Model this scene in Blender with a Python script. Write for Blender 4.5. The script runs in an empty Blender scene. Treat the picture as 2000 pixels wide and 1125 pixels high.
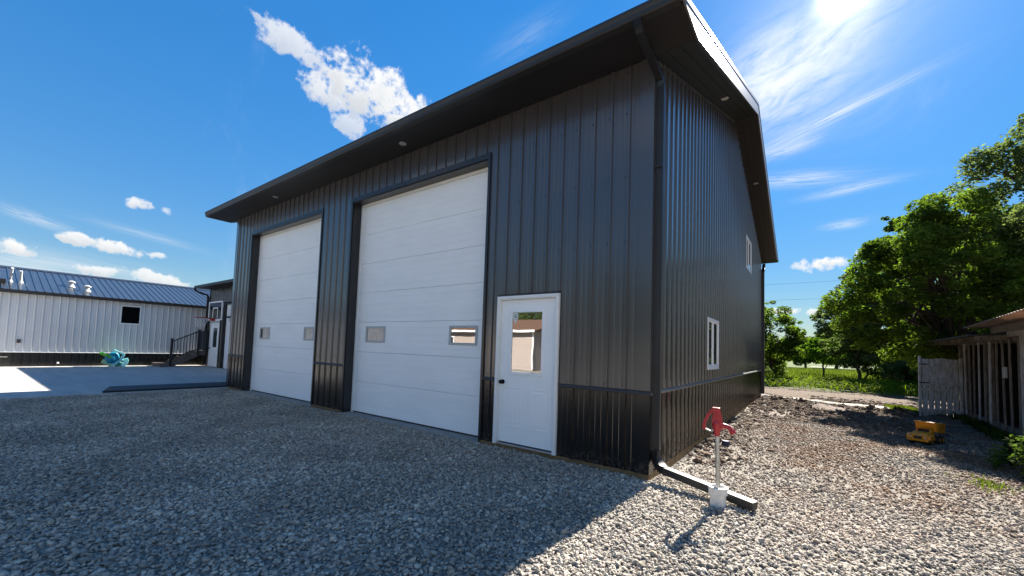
import bpy, bmesh, math, random
import numpy as np
from math import pi, sin, cos, tan, atan2, radians, sqrt
from mathutils import Matrix, Vector

scene = bpy.context.scene
COL = scene.collection
rng = random.Random(7)
NR = np.random.default_rng(11)

# ------------------------------------------------------------------ camera
def make_camera():
    yaw, pitch, roll = 0.643963, 0.0552975, 0.0344937
    cyw, syw, cp, sp = cos(yaw), sin(yaw), cos(pitch), sin(pitch)
    fwd = Vector((-syw*cp, cyw*cp, sp)); right = Vector((cyw, syw, 0)); up = right.cross(fwd)
    r = cos(roll)*right + sin(roll)*up
    u = -sin(roll)*right + cos(roll)*up
    cd = bpy.data.cameras.new('camera')
    cd.sensor_width = 36.0
    cd.lens = 800.313/2000*36
    cd.shift_x = (1000-987.88)/2000
    cd.shift_y = (636.57-562.5)/2000
    cd.clip_start = 0.05; cd.clip_end = 3000
    o = bpy.data.objects.new('camera', cd); COL.objects.link(o)
    m = Matrix.Identity(4)
    for i in range(3):
        m[i][0] = r[i]; m[i][1] = u[i]; m[i][2] = -fwd[i]
    m[0][3], m[1][3], m[2][3] = 1.50743, -4.77435, 1.40346
    o.matrix_world = m
    scene.camera = o
make_camera()

# ------------------------------------------------------------------ light
SUN_EL, SUN_AZ = radians(36.0), radians(86.7)      # azimuth from +x, counter-clockwise
SUN_DIR = Vector((cos(SUN_AZ)*cos(SUN_EL), sin(SUN_AZ)*cos(SUN_EL), sin(SUN_EL)))
SUN_STRENGTH = 4.5
SKY_STRENGTH = 0.068
EXPOSURE = 2.12
scene.view_settings.view_transform = 'Standard'
scene.view_settings.look = 'None'
scene.view_settings.gamma = 1.0
scene.view_settings.use_curve_mapping = False
scene.view_settings.exposure = EXPOSURE
sl = bpy.data.lights.new('sun', 'SUN'); sl.energy = SUN_STRENGTH; sl.angle = radians(0.53); sl.color = (1.0, 0.93, 0.83)
so = bpy.data.objects.new('sun', sl); COL.objects.link(so)
so.location = (0, 40, 40)
so.rotation_euler = SUN_DIR.to_track_quat('Z', 'Y').to_euler()

CLOUDS = [  # centre direction, long axis, short axis, half length, half width, kind (0 puffy, 1 wispy), strength
    ((-0.767,0.339,0.545),(0.301,0.940,-0.161),(-0.567,0.040,-0.823),0.059,0.025,0,0.75),
    ((-0.720,0.461,0.518),(0.396,0.887,-0.239),(-0.569,0.033,-0.821),0.087,0.056,0,0.95),
    ((-0.699,0.516,0.494),(0.512,0.845,-0.158),(-0.499,0.142,-0.855),0.086,0.043,0,0.95),
    ((-0.765,0.406,0.499),(0.367,0.913,-0.181),(-0.529,0.045,-0.847),0.050,0.029,0,0.85),
    ((-0.765,0.456,0.455),(0.345,0.887,-0.309),(-0.544,-0.079,-0.835),0.029,0.023,0,0.70),
    ((-0.778,0.289,0.558),(0.120,0.940,-0.321),(-0.617,-0.183,-0.765),0.027,0.006,0,0.50),
    ((-0.990,0.039,0.132),(0.028,0.996,-0.083),(-0.135,-0.078,-0.988),0.027,0.013,0,0.95),
    ((-0.981,0.114,0.158),(0.084,0.979,-0.184),(-0.176,-0.167,-0.970),0.022,0.008,0,0.90),
    ((-0.975,0.161,0.151),(0.151,0.985,-0.079),(-0.162,-0.055,-0.985),0.045,0.012,0,0.95),
    ((-0.968,0.198,0.153),(0.190,0.980,-0.064),(-0.163,-0.033,-0.986),0.023,0.007,0,0.80),
    ((-0.956,0.177,0.236),(0.216,0.964,0.154),(-0.200,0.198,-0.960),0.018,0.010,0,0.85),
    ((-0.949,0.214,0.231),(0.077,0.868,-0.490),(-0.305,-0.447,-0.841),0.013,0.008,0,0.70),
    ((-0.985,0.136,0.106),(0.123,0.985,-0.123),(-0.121,-0.108,-0.987),0.023,0.008,0,0.80),
    ((-0.972,0.209,0.108),(0.197,0.974,-0.113),(-0.128,-0.089,-0.988),0.047,0.011,0,0.85),
    ((-0.968,0.231,0.098),(0.225,0.972,-0.067),(-0.111,-0.042,-0.993),0.031,0.007,0,0.80),
    ((-0.982,0.062,0.179),(0.019,0.973,-0.232),(-0.188,-0.224,-0.956),0.047,0.010,1,0.45),
    ((-0.964,0.195,0.182),(0.170,0.975,-0.144),(-0.206,-0.108,-0.973),0.084,0.008,1,0.30),
    ((-0.990,0.101,0.103),(0.092,0.992,-0.089),(-0.111,-0.078,-0.991),0.204,0.029,1,0.60),
    ((-0.056,0.864,0.500),(0.963,-0.086,0.255),(0.263,0.496,-0.828),0.124,0.088,1,0.95),
    ((0.005,0.849,0.528),(0.868,-0.266,0.420),(0.497,0.457,-0.738),0.095,0.079,1,0.65),
    ((0.051,0.829,0.557),(0.972,-0.170,0.165),(0.231,0.532,-0.814),0.093,0.049,1,0.35),
    ((-0.062,0.839,0.541),(0.892,-0.197,0.408),(0.449,0.507,-0.736),0.051,0.046,1,0.40),
    ((0.011,0.905,0.426),(0.957,-0.134,0.259),(0.291,0.404,-0.867),0.134,0.011,1,0.75),
    ((-0.035,0.917,0.396),(0.988,-0.027,0.150),(0.148,0.397,-0.906),0.061,0.013,1,0.60),
    ((-0.020,0.940,0.341),(0.991,0.063,-0.117),(-0.132,0.336,-0.933),0.090,0.015,1,0.60),
    ((0.055,0.949,0.311),(0.996,-0.076,0.055),(0.076,0.306,-0.949),0.070,0.009,1,0.55),
    ((0.049,0.967,0.251),(0.997,-0.060,0.038),(0.052,0.248,-0.967),0.035,0.009,1,0.55),
    ((0.030,0.982,0.185),(0.997,-0.042,0.064),(0.071,0.182,-0.981),0.054,0.016,0,1.00),
    ((-0.009,0.985,0.174),(0.973,0.049,-0.224),(-0.229,0.167,-0.959),0.020,0.009,0,0.80),
    ((-0.043,0.995,0.095),(0.999,0.043,0.007),(0.003,0.096,-0.995),0.033,0.008,0,0.95),
    ((0.002,0.996,0.093),(0.999,-0.006,0.035),(0.036,0.093,-0.995),0.016,0.005,0,0.80),
    ((-0.451,0.639,0.623),(0.890,0.271,0.367),(0.066,0.720,-0.691),0.087,0.027,1,0.15),
]
def make_world():
    w = bpy.data.worlds.new('World'); scene.world = w; w.use_nodes = True
    nt = w.node_tree; N = nt.nodes; Lk = nt.links; N.clear()
    out = N.new('ShaderNodeOutputWorld'); bg = N.new('ShaderNodeBackground')
    bg.inputs['Strength'].default_value = SKY_STRENGTH
    Lk.new(bg.outputs[0], out.inputs[0])
    sky = N.new('ShaderNodeTexSky'); sky.sky_type = 'NISHITA'; sky.sun_disc = False
    sky.sun_elevation = SUN_EL; sky.sun_rotation = pi/2 - SUN_AZ
    sky.altitude = 200; sky.air_density = 1.0; sky.dust_density = 0.0; sky.ozone_density = 2.2
    tc = N.new('ShaderNodeTexCoord')
    def link(s, v):
        if hasattr(v, 'is_output') or isinstance(v, bpy.types.NodeSocket): Lk.new(v, s)
        else: s.default_value = v
    def M(op, a, b=None, c=None, clamp=False):
        n = N.new('ShaderNodeMath'); n.operation = op; n.use_clamp = clamp
        link(n.inputs[0], a)
        if b is not None: link(n.inputs[1], b)
        if c is not None: link(n.inputs[2], c)
        return n.outputs[0]
    def dot(v, c):
        n = N.new('ShaderNodeVectorMath'); n.operation = 'DOT_PRODUCT'
        Lk.new(v, n.inputs[0]); n.inputs[1].default_value = c
        return n.outputs['Value']
    def noise(vec, scale, detail, rough, dist=0.0):
        n = N.new('ShaderNodeTexNoise'); Lk.new(vec, n.inputs['Vector'])
        n.inputs['Scale'].default_value = scale; n.inputs['Detail'].default_value = detail
        n.inputs['Roughness'].default_value = rough; n.inputs['Distortion'].default_value = dist
        return n
    def smooth(x, lo, hi):
        n = N.new('ShaderNodeMapRange'); n.interpolation_type = 'SMOOTHSTEP'
        Lk.new(x, n.inputs['Value']); n.inputs['From Min'].default_value = lo; n.inputs['From Max'].default_value = hi
        return n.outputs[0]
    D = tc.outputs['Generated']
    # warp the direction a little so that the clouds have ragged edges
    wn = noise(D, 14.0, 6.0, 0.6)
    sub = N.new('ShaderNodeVectorMath'); sub.operation = 'SUBTRACT'
    Lk.new(wn.outputs['Color'], sub.inputs[0]); sub.inputs[1].default_value = (.5, .5, .5)
    sc_ = N.new('ShaderNodeVectorMath'); sc_.operation = 'SCALE'; Lk.new(sub.outputs[0], sc_.inputs[0]); sc_.inputs['Scale'].default_value = 0.045
    ad = N.new('ShaderNodeVectorMath'); ad.operation = 'ADD'; Lk.new(D, ad.inputs[0]); Lk.new(sc_.outputs[0], ad.inputs[1])
    W = ad.outputs[0]
    puff = noise(D, 17.0, 8.0, 0.60, 0.3).outputs['Fac']
    puff2 = noise(D, 60.0, 6.0, 0.6).outputs['Fac']
    total0 = None; total1 = None; shade = None
    for c, a, b, la, lb, kind, st in CLOUDS:
        V = W if kind == 0 else D
        cd = dot(V, c)
        u = M('DIVIDE', dot(V, a), la); v = M('DIVIDE', dot(V, b), lb)
        d2 = M('ADD', M('MULTIPLY', u, u), M('MULTIPLY', v, v))
        d2 = M('ADD', d2, M('MULTIPLY', M('LESS_THAN', cd, 0.0), 99.0))
        if kind == 0:
            f = M('SUBTRACT', 1.25, d2)
            f = M('ADD', f, M('MULTIPLY', M('SUBTRACT', puff, 0.50), 4.6))
            f = M('ADD', f, M('MULTIPLY', M('SUBTRACT', puff2, 0.5), 3.0))
            m = M('MULTIPLY', smooth(f, 0.0, 1.15), st)
            m = M('MULTIPLY', m, smooth(M('SUBTRACT', 3.2, d2), 0, 1.0))
            total0 = m if total0 is None else M('MAXIMUM', total0, m)
            sh = M('MULTIPLY', smooth(M('ADD', v, M('MULTIPLY', M('SUBTRACT', puff, 0.5), 3.0)), -0.7, 1.3), m)
            shade = sh if shade is None else M('MAXIMUM', shade, sh)
        else:
            cb = N.new('ShaderNodeCombineXYZ')
            Lk.new(M('MULTIPLY', u, 0.9), cb.inputs[0]); Lk.new(M('MULTIPLY', v, 1.9), cb.inputs[1]); cb.inputs[2].default_value = c[0]*31+c[2]*17
            nn = noise(cb.outputs[0], 1.6, 6.0, 0.62, 0.6).outputs['Fac']
            f = M('MULTIPLY', M('EXPONENT', M('MULTIPLY', d2, -1.5)), smooth(nn, 0.26, 0.62))
            m = M('MULTIPLY', f, st)
            total1 = m if total1 is None else M('SUBTRACT', M('ADD', total1, m), M('MULTIPLY', total1, m))
    # thin far-off veil elsewhere in the sky so that it goes on as it is in view
    gen = noise(D, 3.1, 7.0, 0.62, 0.8).outputs['Fac']
    veil = M('MULTIPLY', smooth(gen, 0.56, 0.80), 0.22)
    total1 = M('MAXIMUM', total1, veil)
    # cumulus added only outside the view, to brighten the shaded doors
    fill_cumulus = noise(D, 3.4, 8.0, 0.58, 0.2).outputs['Fac']
    fill_mask = M('MULTIPLY', smooth(fill_cumulus, 0.50, 0.60), smooth(dot(D, (-0.45, 0.80, 0.40)), 0.15, -0.15))
    fill_mask = M('MULTIPLY', fill_mask, smooth(dot(D, (0, 0, 1.0)), 0.02, 0.14))
    total0 = M('MAXIMUM', total0, fill_mask)
    sd = dot(D, tuple(SUN_DIR))
    sdc = M('MAXIMUM', sd, 0.0)
    glow = M('ADD', M('MULTIPLY', M('POWER', sdc, 3000.0), 12.0), M("MULTIPLY", M("POWER", sdc, 50.0), 0.8))
    hsv = N.new('ShaderNodeHueSaturation'); hsv.inputs['Saturation'].default_value = 1.36; hsv.inputs['Value'].default_value = 1.0; hsv.inputs['Hue'].default_value = 0.50
    lum = dot(sky.outputs[0], (0.25, 0.6, 0.15))
    cmp_ = N.new('ShaderNodeVectorMath'); cmp_.operation = 'SCALE'; Lk.new(sky.outputs[0], cmp_.inputs[0])
    Lk.new(M('DIVIDE', 1.25, M('ADD', 1.0, M('MULTIPLY', lum, 0.42))), cmp_.inputs['Scale'])
    Lk.new(cmp_.outputs[0], hsv.inputs['Color'])
    def mix(f, a, b):
        n = N.new('ShaderNodeMix'); n.data_type = 'RGBA'
        link(n.inputs[0], f)
        for s, v in ((n.inputs[6], a), (n.inputs[7], b)):
            if isinstance(v, tuple): s.default_value = v
            else: Lk.new(v, s)
        return n.outputs[2]
    col = mix(total1, hsv.outputs[0], (2.9, 3.1, 3.3, 1))
    ccol = mix(M('MULTIPLY', shade, 0.65), (3.5, 3.5, 3.45, 1), (1.75, 1.9, 2.1, 1))
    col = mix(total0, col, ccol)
    g = N.new('ShaderNodeVectorMath'); g.operation = 'SCALE'; g.inputs[0].default_value = (1.0, 0.97, 0.92); Lk.new(glow, g.inputs['Scale'])
    fin = N.new('ShaderNodeVectorMath'); fin.operation = 'ADD'; Lk.new(col, fin.inputs[0]); Lk.new(g.outputs[0], fin.inputs[1])
    Lk.new(fin.outputs[0], bg.inputs['Color'])
    w.cycles.sampling_method = 'MANUAL'; w.cycles.sample_map_resolution = 1024
make_world()

# ------------------------------------------------------------------ materials
MATS = {}
class MB_:
    pass
def mat(name, col, rough=0.6, metal=0.0, spec=0.5, var=0.0, vscale=3.0, bump=0.0, bscale=40.0, col2=None, coat=0.0, island=0.0, detail=6.0, stretch=None, noise_rough=0.0, transl=None, objrand=0.0, dust=0.0):
    """procedural Principled material with colour variation and bump"""
    if name in MATS: return MATS[name]
    m = bpy.data.materials.new(name); MATS[name] = m; m.use_nodes = True
    nt = m.node_tree; N = nt.nodes; L = nt.links
    p = N['Principled BSDF']
    p.inputs['Roughness'].default_value = rough; p.inputs['Metallic'].default_value = metal
    p.inputs['Specular IOR Level'].default_value = spec; p.inputs['Coat Weight'].default_value = coat
    p.inputs['Coat Roughness'].default_value = 0.15
    geo = N.new('ShaderNodeNewGeometry')
    mp = N.new('ShaderNodeMapping'); L.new(geo.outputs['Position'], mp.inputs[0])
    if stretch: mp.inputs['Scale'].default_value = stretch
    nz = N.new('ShaderNodeTexNoise'); nz.inputs['Scale'].default_value = vscale; nz.inputs['Detail'].default_value = detail; nz.inputs['Roughness'].default_value = 0.6
    L.new(mp.outputs[0], nz.inputs['Vector'])
    c2 = col2 or tuple(c*(1-var) for c in col)
    ramp = N.new('ShaderNodeMapRange'); ramp.inputs['From Min'].default_value = 0.32; ramp.inputs['From Max'].default_value = 0.68
    L.new(nz.outputs['Fac'], ramp.inputs['Value'])
    mx = N.new('ShaderNodeMix'); mx.data_type = 'RGBA'; L.new(ramp.outputs[0], mx.inputs[0])
    mx.inputs[6].default_value = (*c2, 1); mx.inputs[7].default_value = (*[min(1, c*(1+var*0.5)) for c in col], 1)
    cur = mx.outputs[2]
    if island or objrand:
        if objrand:
            oi = N.new('ShaderNodeObjectInfo'); rsrc = oi.outputs['Random']; k = objrand
        else:
            rsrc = geo.outputs['Random Per Island']; k = island
        mr = N.new('ShaderNodeMapRange'); mr.inputs['To Min'].default_value = 1-k; mr.inputs['To Max'].default_value = 1+k
        L.new(rsrc, mr.inputs['Value'])
        sc = N.new('ShaderNodeVectorMath'); sc.operation = 'SCALE'; L.new(cur, sc.inputs[0]); L.new(mr.outputs[0], sc.inputs['Scale'])
        cur = sc.outputs[0]
    if dust:   # dried mud splash thrown up along the foot of the wall
        sp = N.new('ShaderNodeSeparateXYZ'); L.new(geo.outputs['Position'], sp.inputs[0])
        h1 = N.new('ShaderNodeMapRange'); h1.inputs['From Min'].default_value = dust; h1.inputs['From Max'].default_value = 0.0; L.new(sp.outputs[2], h1.inputs['Value'])
        dn = N.new('ShaderNodeTexNoise'); dn.inputs['Scale'].default_value = 26; dn.inputs['Detail'].default_value = 8; dn.inputs['Roughness'].default_value = 0.75; L.new(geo.outputs['Position'], dn.inputs['Vector'])
        d2 = N.new('ShaderNodeMapRange'); d2.inputs['From Min'].default_value = 0.47; d2.inputs['From Max'].default_value = 0.72; L.new(dn.outputs['Fac'], d2.inputs['Value'])
        dm = N.new('ShaderNodeMath'); dm.operation = 'MULTIPLY'; L.new(h1.outputs[0], dm.inputs[0]); L.new(d2.outputs[0], dm.inputs[1])
        dx = N.new('ShaderNodeMix'); dx.data_type = 'RGBA'; L.new(dm.outputs[0], dx.inputs[0]); L.new(cur, dx.inputs[6]); dx.inputs[7].default_value = (.17, .14, .11, 1)
        cur = dx.outputs[2]
    L.new(cur, p.inputs['Base Color'])
    if noise_rough:
        r = N.new('ShaderNodeMapRange'); r.inputs['To Min'].default_value = rough-noise_rough; r.inputs['To Max'].default_value = rough+noise_rough
        L.new(nz.outputs['Fac'], r.inputs['Value']); L.new(r.outputs[0], p.inputs['Roughness'])
    if bump:
        nb = N.new('ShaderNodeTexNoise'); nb.inputs['Scale'].default_value = bscale; nb.inputs['Detail'].default_value = 5
        L.new(mp.outputs[0], nb.inputs['Vector'])
        bp = N.new('ShaderNodeBump'); bp.inputs['Strength'].default_value = 1.0; bp.inputs['Distance'].default_value = bump
        L.new(nb.outputs['Fac'], bp.inputs['Height']); L.new(bp.outputs[0], p.inputs['Normal'])
    if transl:
        tr = N.new('ShaderNodeBsdfTranslucent'); ms = N.new('ShaderNodeMixShader'); ms.inputs[0].default_value = transl[0]
        sc2 = N.new('ShaderNodeVectorMath'); sc2.operation = 'MULTIPLY'; L.new(cur, sc2.inputs[0]); sc2.inputs[1].default_value = transl[1]
        L.new(sc2.outputs[0], tr.inputs['Color'])
        L.new(p.outputs[0], ms.inputs[1]); L.new(tr.outputs[0], ms.inputs[2])
        L.new(ms.outputs[0], N['Material Output'].inputs['Surface'])
    return m

def glass_mat(name, tint=(0.02, 0.025, 0.03), refl=0.2, clear=0.0):
    m = bpy.data.materials.new(name); m.use_nodes = True
    nt = m.node_tree; N = nt.nodes; L = nt.links; N.clear()
    out = N.new('ShaderNodeOutputMaterial'); gl = N.new('ShaderNodeBsdfGlossy'); gl.inputs['Roughness'].default_value = 0.01
    gl.inputs['Color'].default_value = (0.95, 0.95, 0.95, 1)
    geo = N.new('ShaderNodeNewGeometry'); nb = N.new('ShaderNodeTexNoise'); nb.inputs['Scale'].default_value = 1.7
    L.new(geo.outputs['Position'], nb.inputs['Vector'])
    bp = N.new('ShaderNodeBump'); bp.inputs['Distance'].default_value = 0.0008; L.new(nb.outputs['Fac'], bp.inputs['Height'])
    L.new(bp.outputs[0], gl.inputs['Normal'])
    if clear:
        di = N.new('ShaderNodeBsdfTransparent'); di.inputs['Color'].default_value = (clear, clear, clear, 1)
    else:
        di = N.new('ShaderNodeBsdfDiffuse'); di.inputs['Color'].default_value = (*tint, 1)
    fr = N.new('ShaderNodeFresnel'); fr.inputs['IOR'].default_value = 1.5
    mr = N.new('ShaderNodeMapRange'); mr.inputs['To Min'].default_value = refl; mr.inputs['To Max'].default_value = 1.0
    L.new(fr.outputs[0], mr.inputs['Value'])
    mx = N.new('ShaderNodeMixShader'); L.new(mr.outputs[0], mx.inputs[0]); L.new(di.outputs[0], mx.inputs[1]); L.new(gl.outputs[0], mx.inputs[2])
    L.new(mx.outputs[0], out.inputs[0])
    MATS[name] = m
    return m

charcoal = mat('charcoal_steel', (0.048, 0.044, 0.046), 0.33, 0.0, 0.6, var=0.14, vscale=0.8, bump=0.0022, bscale=1.5, coat=0.9)
blacksteel = mat('black_steel', (0.0065, 0.006, 0.0065), 0.22, 0.0, 0.5, var=0.15, vscale=1.2, bump=0.0018, bscale=1.6, coat=0.3, dust=0.22)
trimblack = mat('black_trim', (0.014, 0.014, 0.016), 0.32, 0.0, 0.5, var=0.2, vscale=2, coat=0.1)
soffitm = mat('soffit_steel', (0.012, 0.0115, 0.013), 0.5, 0.0, 0.4, var=0.15, vscale=2)
guttermat = mat('gutter_black', (0.015, 0.015, 0.016), 0.5, 0.0, 0.6, var=0.2, vscale=2)
doorwhite = mat('white_door_paint', (0.88, 0.89, 0.895), 0.42, 0, 0.4, var=0.04, vscale=1.1, bump=0.0008, bscale=90, stretch=(1, 1, 3))
trimwhite = mat('white_vinyl', (0.80, 0.80, 0.79), 0.35, 0, 0.5, var=0.04, vscale=4)
sidingwhite = mat('white_siding', (0.62, 0.63, 0.64), 0.38, 0, 0.5, var=0.07, vscale=1.0, bump=0.001, bscale=2)
beigesiding = mat('beige_siding', (0.34, 0.29, 0.26), 0.6, 0, 0.3, var=0.05, vscale=1.0)
shingle = mat('brown_shingle', (0.15, 0.085, 0.055), 0.9, 0, 0.2, var=0.35, vscale=6)
roofblue = mat('dark_roof_steel', (0.035, 0.042, 0.055), 0.33, 0.0, 0.6, var=0.15, vscale=2, coat=0.4)
framegrey = mat('grey_plastic', (0.42, 0.44, 0.45), 0.5, var=0.05)
lumber = mat('treated_lumber', (0.20, 0.135, 0.07), 0.8, 0, 0.2, var=0.4, vscale=5, stretch=(1, 1, 9), bump=0.002, bscale=30)
oldwood = mat('weathered_wood', (0.22, 0.19, 0.16), 0.85, 0, 0.2, var=0.5, vscale=7, stretch=(3, 3, 0.6), bump=0.004, bscale=30)
palewood = mat('peeling_white_wood', (0.64, 0.65, 0.66), 0.8, 0, 0.2, var=0.0, col2=(0.30, 0.28, 0.26), vscale=6, stretch=(3, 3, 0.7), bump=0.004, bscale=30)
deckwood = mat('deck_board', (0.13, 0.105, 0.095), 0.7, 0, 0.3, var=0.3, vscale=5, bump=0.002, bscale=25)
railblack = mat('rail_black', (0.012, 0.013, 0.016), 0.35, 0, 0.5, var=0.1)
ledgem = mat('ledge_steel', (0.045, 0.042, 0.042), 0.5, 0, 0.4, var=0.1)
sunlit_ledge = mat('sunlit_ledge_steel', (0.13, 0.13, 0.135), 0.4, 0, 0.6, var=0.1)  # ledge steel lightened to paint in the sun's highlight along the side wall
raketrim = mat('bright_rake_trim', (0.14, 0.14, 0.15), 0.36, 0.0, 0.5, var=0.1)
tanroof = mat('tan_roof_sheet', (0.40, 0.31, 0.25), 0.75, 0, 0.3, var=0.3, vscale=3, bump=0.002, bscale=14, transl=(.35, (1, .9, .8)))
concrete = mat('concrete_mat', (0.46, 0.45, 0.425), 0.85, 0, 0.3, var=0.0, col2=(0.35, 0.34, 0.32), vscale=1.4, stretch=(0.35, 2.2, 1), bump=0.003, bscale=60, detail=9)
slabedge = mat('slab_edge', (0.30, 0.29, 0.27), 0.9, 0, 0.2, var=0.25, vscale=8, bump=0.004, bscale=50)
redcast = mat('red_cast_iron', (0.36, 0.012, 0.02), 0.38, 0, 0.5, var=0.25, vscale=30, bump=0.001, bscale=160)
galv = mat('galvanised_pipe', (0.42, 0.41, 0.38), 0.45, 0.55, 0.5, var=0.25, vscale=22)
pvc = mat('white_pvc', (0.66, 0.66, 0.64), 0.5, 0, 0.4, var=0.18, vscale=16, bump=0.001, bscale=60)
yellowp = mat('yellow_plastic', (0.75, 0.30, 0.012), 0.45, 0, 0.5, var=0.22, vscale=9)
blackp = mat('black_plastic', (0.02, 0.02, 0.02), 0.5, var=0.2)
greenp = mat('green_plastic', (0.10, 0.50, 0.04), 0.45, var=0.15)
palegreenp = mat('pale_green_plastic', (0.42, 0.62, 0.35), 0.45, var=0.12)
bluep = mat('blue_plastic', (0.010, 0.22, 0.36), 0.42, var=0.2)
cyanp = mat('cyan_plastic', (0.30, 0.72, 0.74), 0.4, var=0.08)
tealp = mat('teal_plastic', (0.02, 0.30, 0.22), 0.45, var=0.15)
bronze = mat('oil_bronze', (0.012, 0.010, 0.010), 0.3, 0.6, var=0.2)
alu = mat('aluminium', (0.55, 0.55, 0.55), 0.35, 0.9, var=0.1)
lampm = mat('lamp_lens', (0.40, 0.39, 0.37), 0.4, var=0.05)
darkint = mat('dark_interior', (0.012, 0.012, 0.012), 0.9, var=0.3)
netm = mat('white_net', (0.7, 0.7, 0.7), 0.8, var=0.1)
rimred = mat('red_rim', (0.35, 0.015, 0.01), 0.4, var=0.1)
rubber = mat('rubber_black', (0.02, 0.022, 0.025), 0.7, var=0.3, vscale=3)
bark = mat('bark', (0.085, 0.065, 0.05), 0.95, 0, 0.1, var=0.5, vscale=7, bump=0.02, bscale=14)
sticker = mat('sticker_white', (0.7, 0.72, 0.72), 0.5, var=0.03)
stickink = mat('sticker_ink', (0.06, 0.08, 0.10), 0.6, var=0.1)
glass_door = glass_mat('door_glass', (0.05, 0.045, 0.04), 0.38)
glass_od = glass_mat('overhead_glass', (0.02, 0.02, 0.02), 0.35)
glass_win = glass_mat('window_glass', (0.03, 0.04, 0.04), 0.22)
glass_dark = glass_mat('far_window_glass', (0.004, 0.004, 0.005), 0.0)
glass_clear = glass_mat('clear_backboard', clear=0.80, refl=0.05)

# ------------------------------------------------------------------ mesh helpers
class MB:
    def __init__(s): s.v = []; s.f = []
    def add(s, vs, fs):
        b = len(s.v); s.v += [tuple(p) for p in vs]; s.f += [tuple(b+i for i in q) for q in fs]
        return s
    def box(s, x0, x1, y0, y1, z0, z1):
        if x0 > x1: x0, x1 = x1, x0
        if y0 > y1: y0, y1 = y1, y0
        if z0 > z1: z0, z1 = z1, z0
        return s.add([(x0,y0,z0),(x1,y0,z0),(x1,y1,z0),(x0,y1,z0),(x0,y0,z1),(x1,y0,z1),(x1,y1,z1),(x0,y1,z1)],
            [(0,3,2,1),(4,5,6,7),(0,1,5,4),(1,2,6,5),(2,3,7,6),(3,0,4,7)])
    def bar(s, p, q, w, h, up=(0,0,1)):
        """rectangular bar from p to q, w wide across, h high along up"""
        p = Vector(p); q = Vector(q); d = (q-p).normalized(); up = Vector(up)
        if abs(d.dot(up)) > 0.99: up = Vector((1,0,0))
        sd = d.cross(up).normalized()*w/2; u = sd.cross(d).normalized()*h/2
        vs = [p-sd-u, p+sd-u, p+sd+u, p-sd+u, q-sd-u, q+sd-u, q+sd+u, q-sd+u]
        return s.add(vs, [(0,1,2,3),(7,6,5,4),(0,4,5,1),(1,5,6,2),(2,6,7,3),(3,7,4,0)])
    def tube(s, pts, r, n=10, ref=(0,0,1), rect=None, twist=0.0):
        """tube through pts; r number or list; rect=(w,h) makes it rectangular"""
        pts = [Vector(p) for p in pts]; k = len(pts)
        rr = r if isinstance(r, (list, tuple)) else [r]*k
        rings = []
        prev = None
        for i, p in enumerate(pts):
            if i == 0: d = pts[1]-p
            elif i == k-1: d = p-pts[i-1]
            else: d = (p-pts[i-1]).normalized()+(pts[i+1]-p).normalized()
            d.normalize()
            if prev is None:
                a = Vector(ref)
                if abs(a.dot(d)) > 0.98: a = Vector((1,0,0)) if abs(d.x) < 0.9 else Vector((0,1,0))
                a = (a - d*a.dot(d)).normalized()
            else:
                a = (prev - d*prev.dot(d)).normalized()
            prev = a
            b = d.cross(a)
            if rect:
                w, h = rect[0]/2*rr[i], rect[1]/2*rr[i]
                rings.append([p+b*w+a*h, p-b*w+a*h, p-b*w-a*h, p+b*w-a*h])
            else:
                rings.append([p+(a*cos(t)+b*sin(t))*rr[i] for t in [2*pi*j/n+twist for j in range(n)]])
        m = len(rings[0]); vs = [v for rg in rings for v in rg]; fs = []
        for i in range(k-1):
            for j in range(m):
                fs.append((i*m+j, i*m+(j+1)%m, (i+1)*m+(j+1)%m, (i+1)*m+j))
        fs.append(tuple(range(m))[::-1]); fs.append(tuple((k-1)*m+j for j in range(m)))
        return s.add(vs, fs)
    def lathe(s, c, prof, n=16):
        """prof: list of (r,z) bottom to top about vertical axis at c"""
        vs = []; fs = []
        for r, z in prof:
            vs += [(c[0]+r*cos(2*pi*j/n), c[1]+r*sin(2*pi*j/n), c[2]+z) for j in range(n)]
        for i in range(len(prof)-1):
            for j in range(n):
                fs.append((i*n+j, i*n+(j+1)%n, (i+1)*n+(j+1)%n, (i+1)*n+j))
        fs.append(tuple(range(n))[::-1]); fs.append(tuple((len(prof)-1)*n+j for j in range(n)))
        return s.add(vs, fs)
    def prism(s, poly, d):
        """closed 3D polygon poly extruded by vector d"""
        k = len(poly); d = Vector(d)
        vs = [Vector(p) for p in poly] + [Vector(p)+d for p in poly]
        fs = [tuple(range(k))[::-1], tuple(range(k, 2*k))] + [(i, (i+1)%k, k+(i+1)%k, k+i) for i in range(k)]
        return s.add(vs, fs)
    def build(s, name, m, parent=None, bevel=0, smooth=False, fix=True, loc=None):
        me = bpy.data.meshes.new(name); me.from_pydata(s.v, [], s.f); me.update()
        if fix:
            bm = bmesh.new(); bm.from_mesh(me); bmesh.ops.recalc_face_normals(bm, faces=bm.faces); bm.to_mesh(me); bm.free()
        me.materials.append(m)
        if smooth:
            for p in me.polygons: p.use_smooth = True
            try: me.set_sharp_from_angle(angle=radians(40))
            except Exception: pass
        o = bpy.data.objects.new(name, me); COL.objects.link(o)
        if parent is not None: o.parent = parent
        if loc is not None: o.location = loc
        if bevel:
            b = o.modifiers.new('bevel', 'BEVEL'); b.width = bevel; b.segments = 2; b.limit_method = 'ANGLE'
        return o
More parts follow.
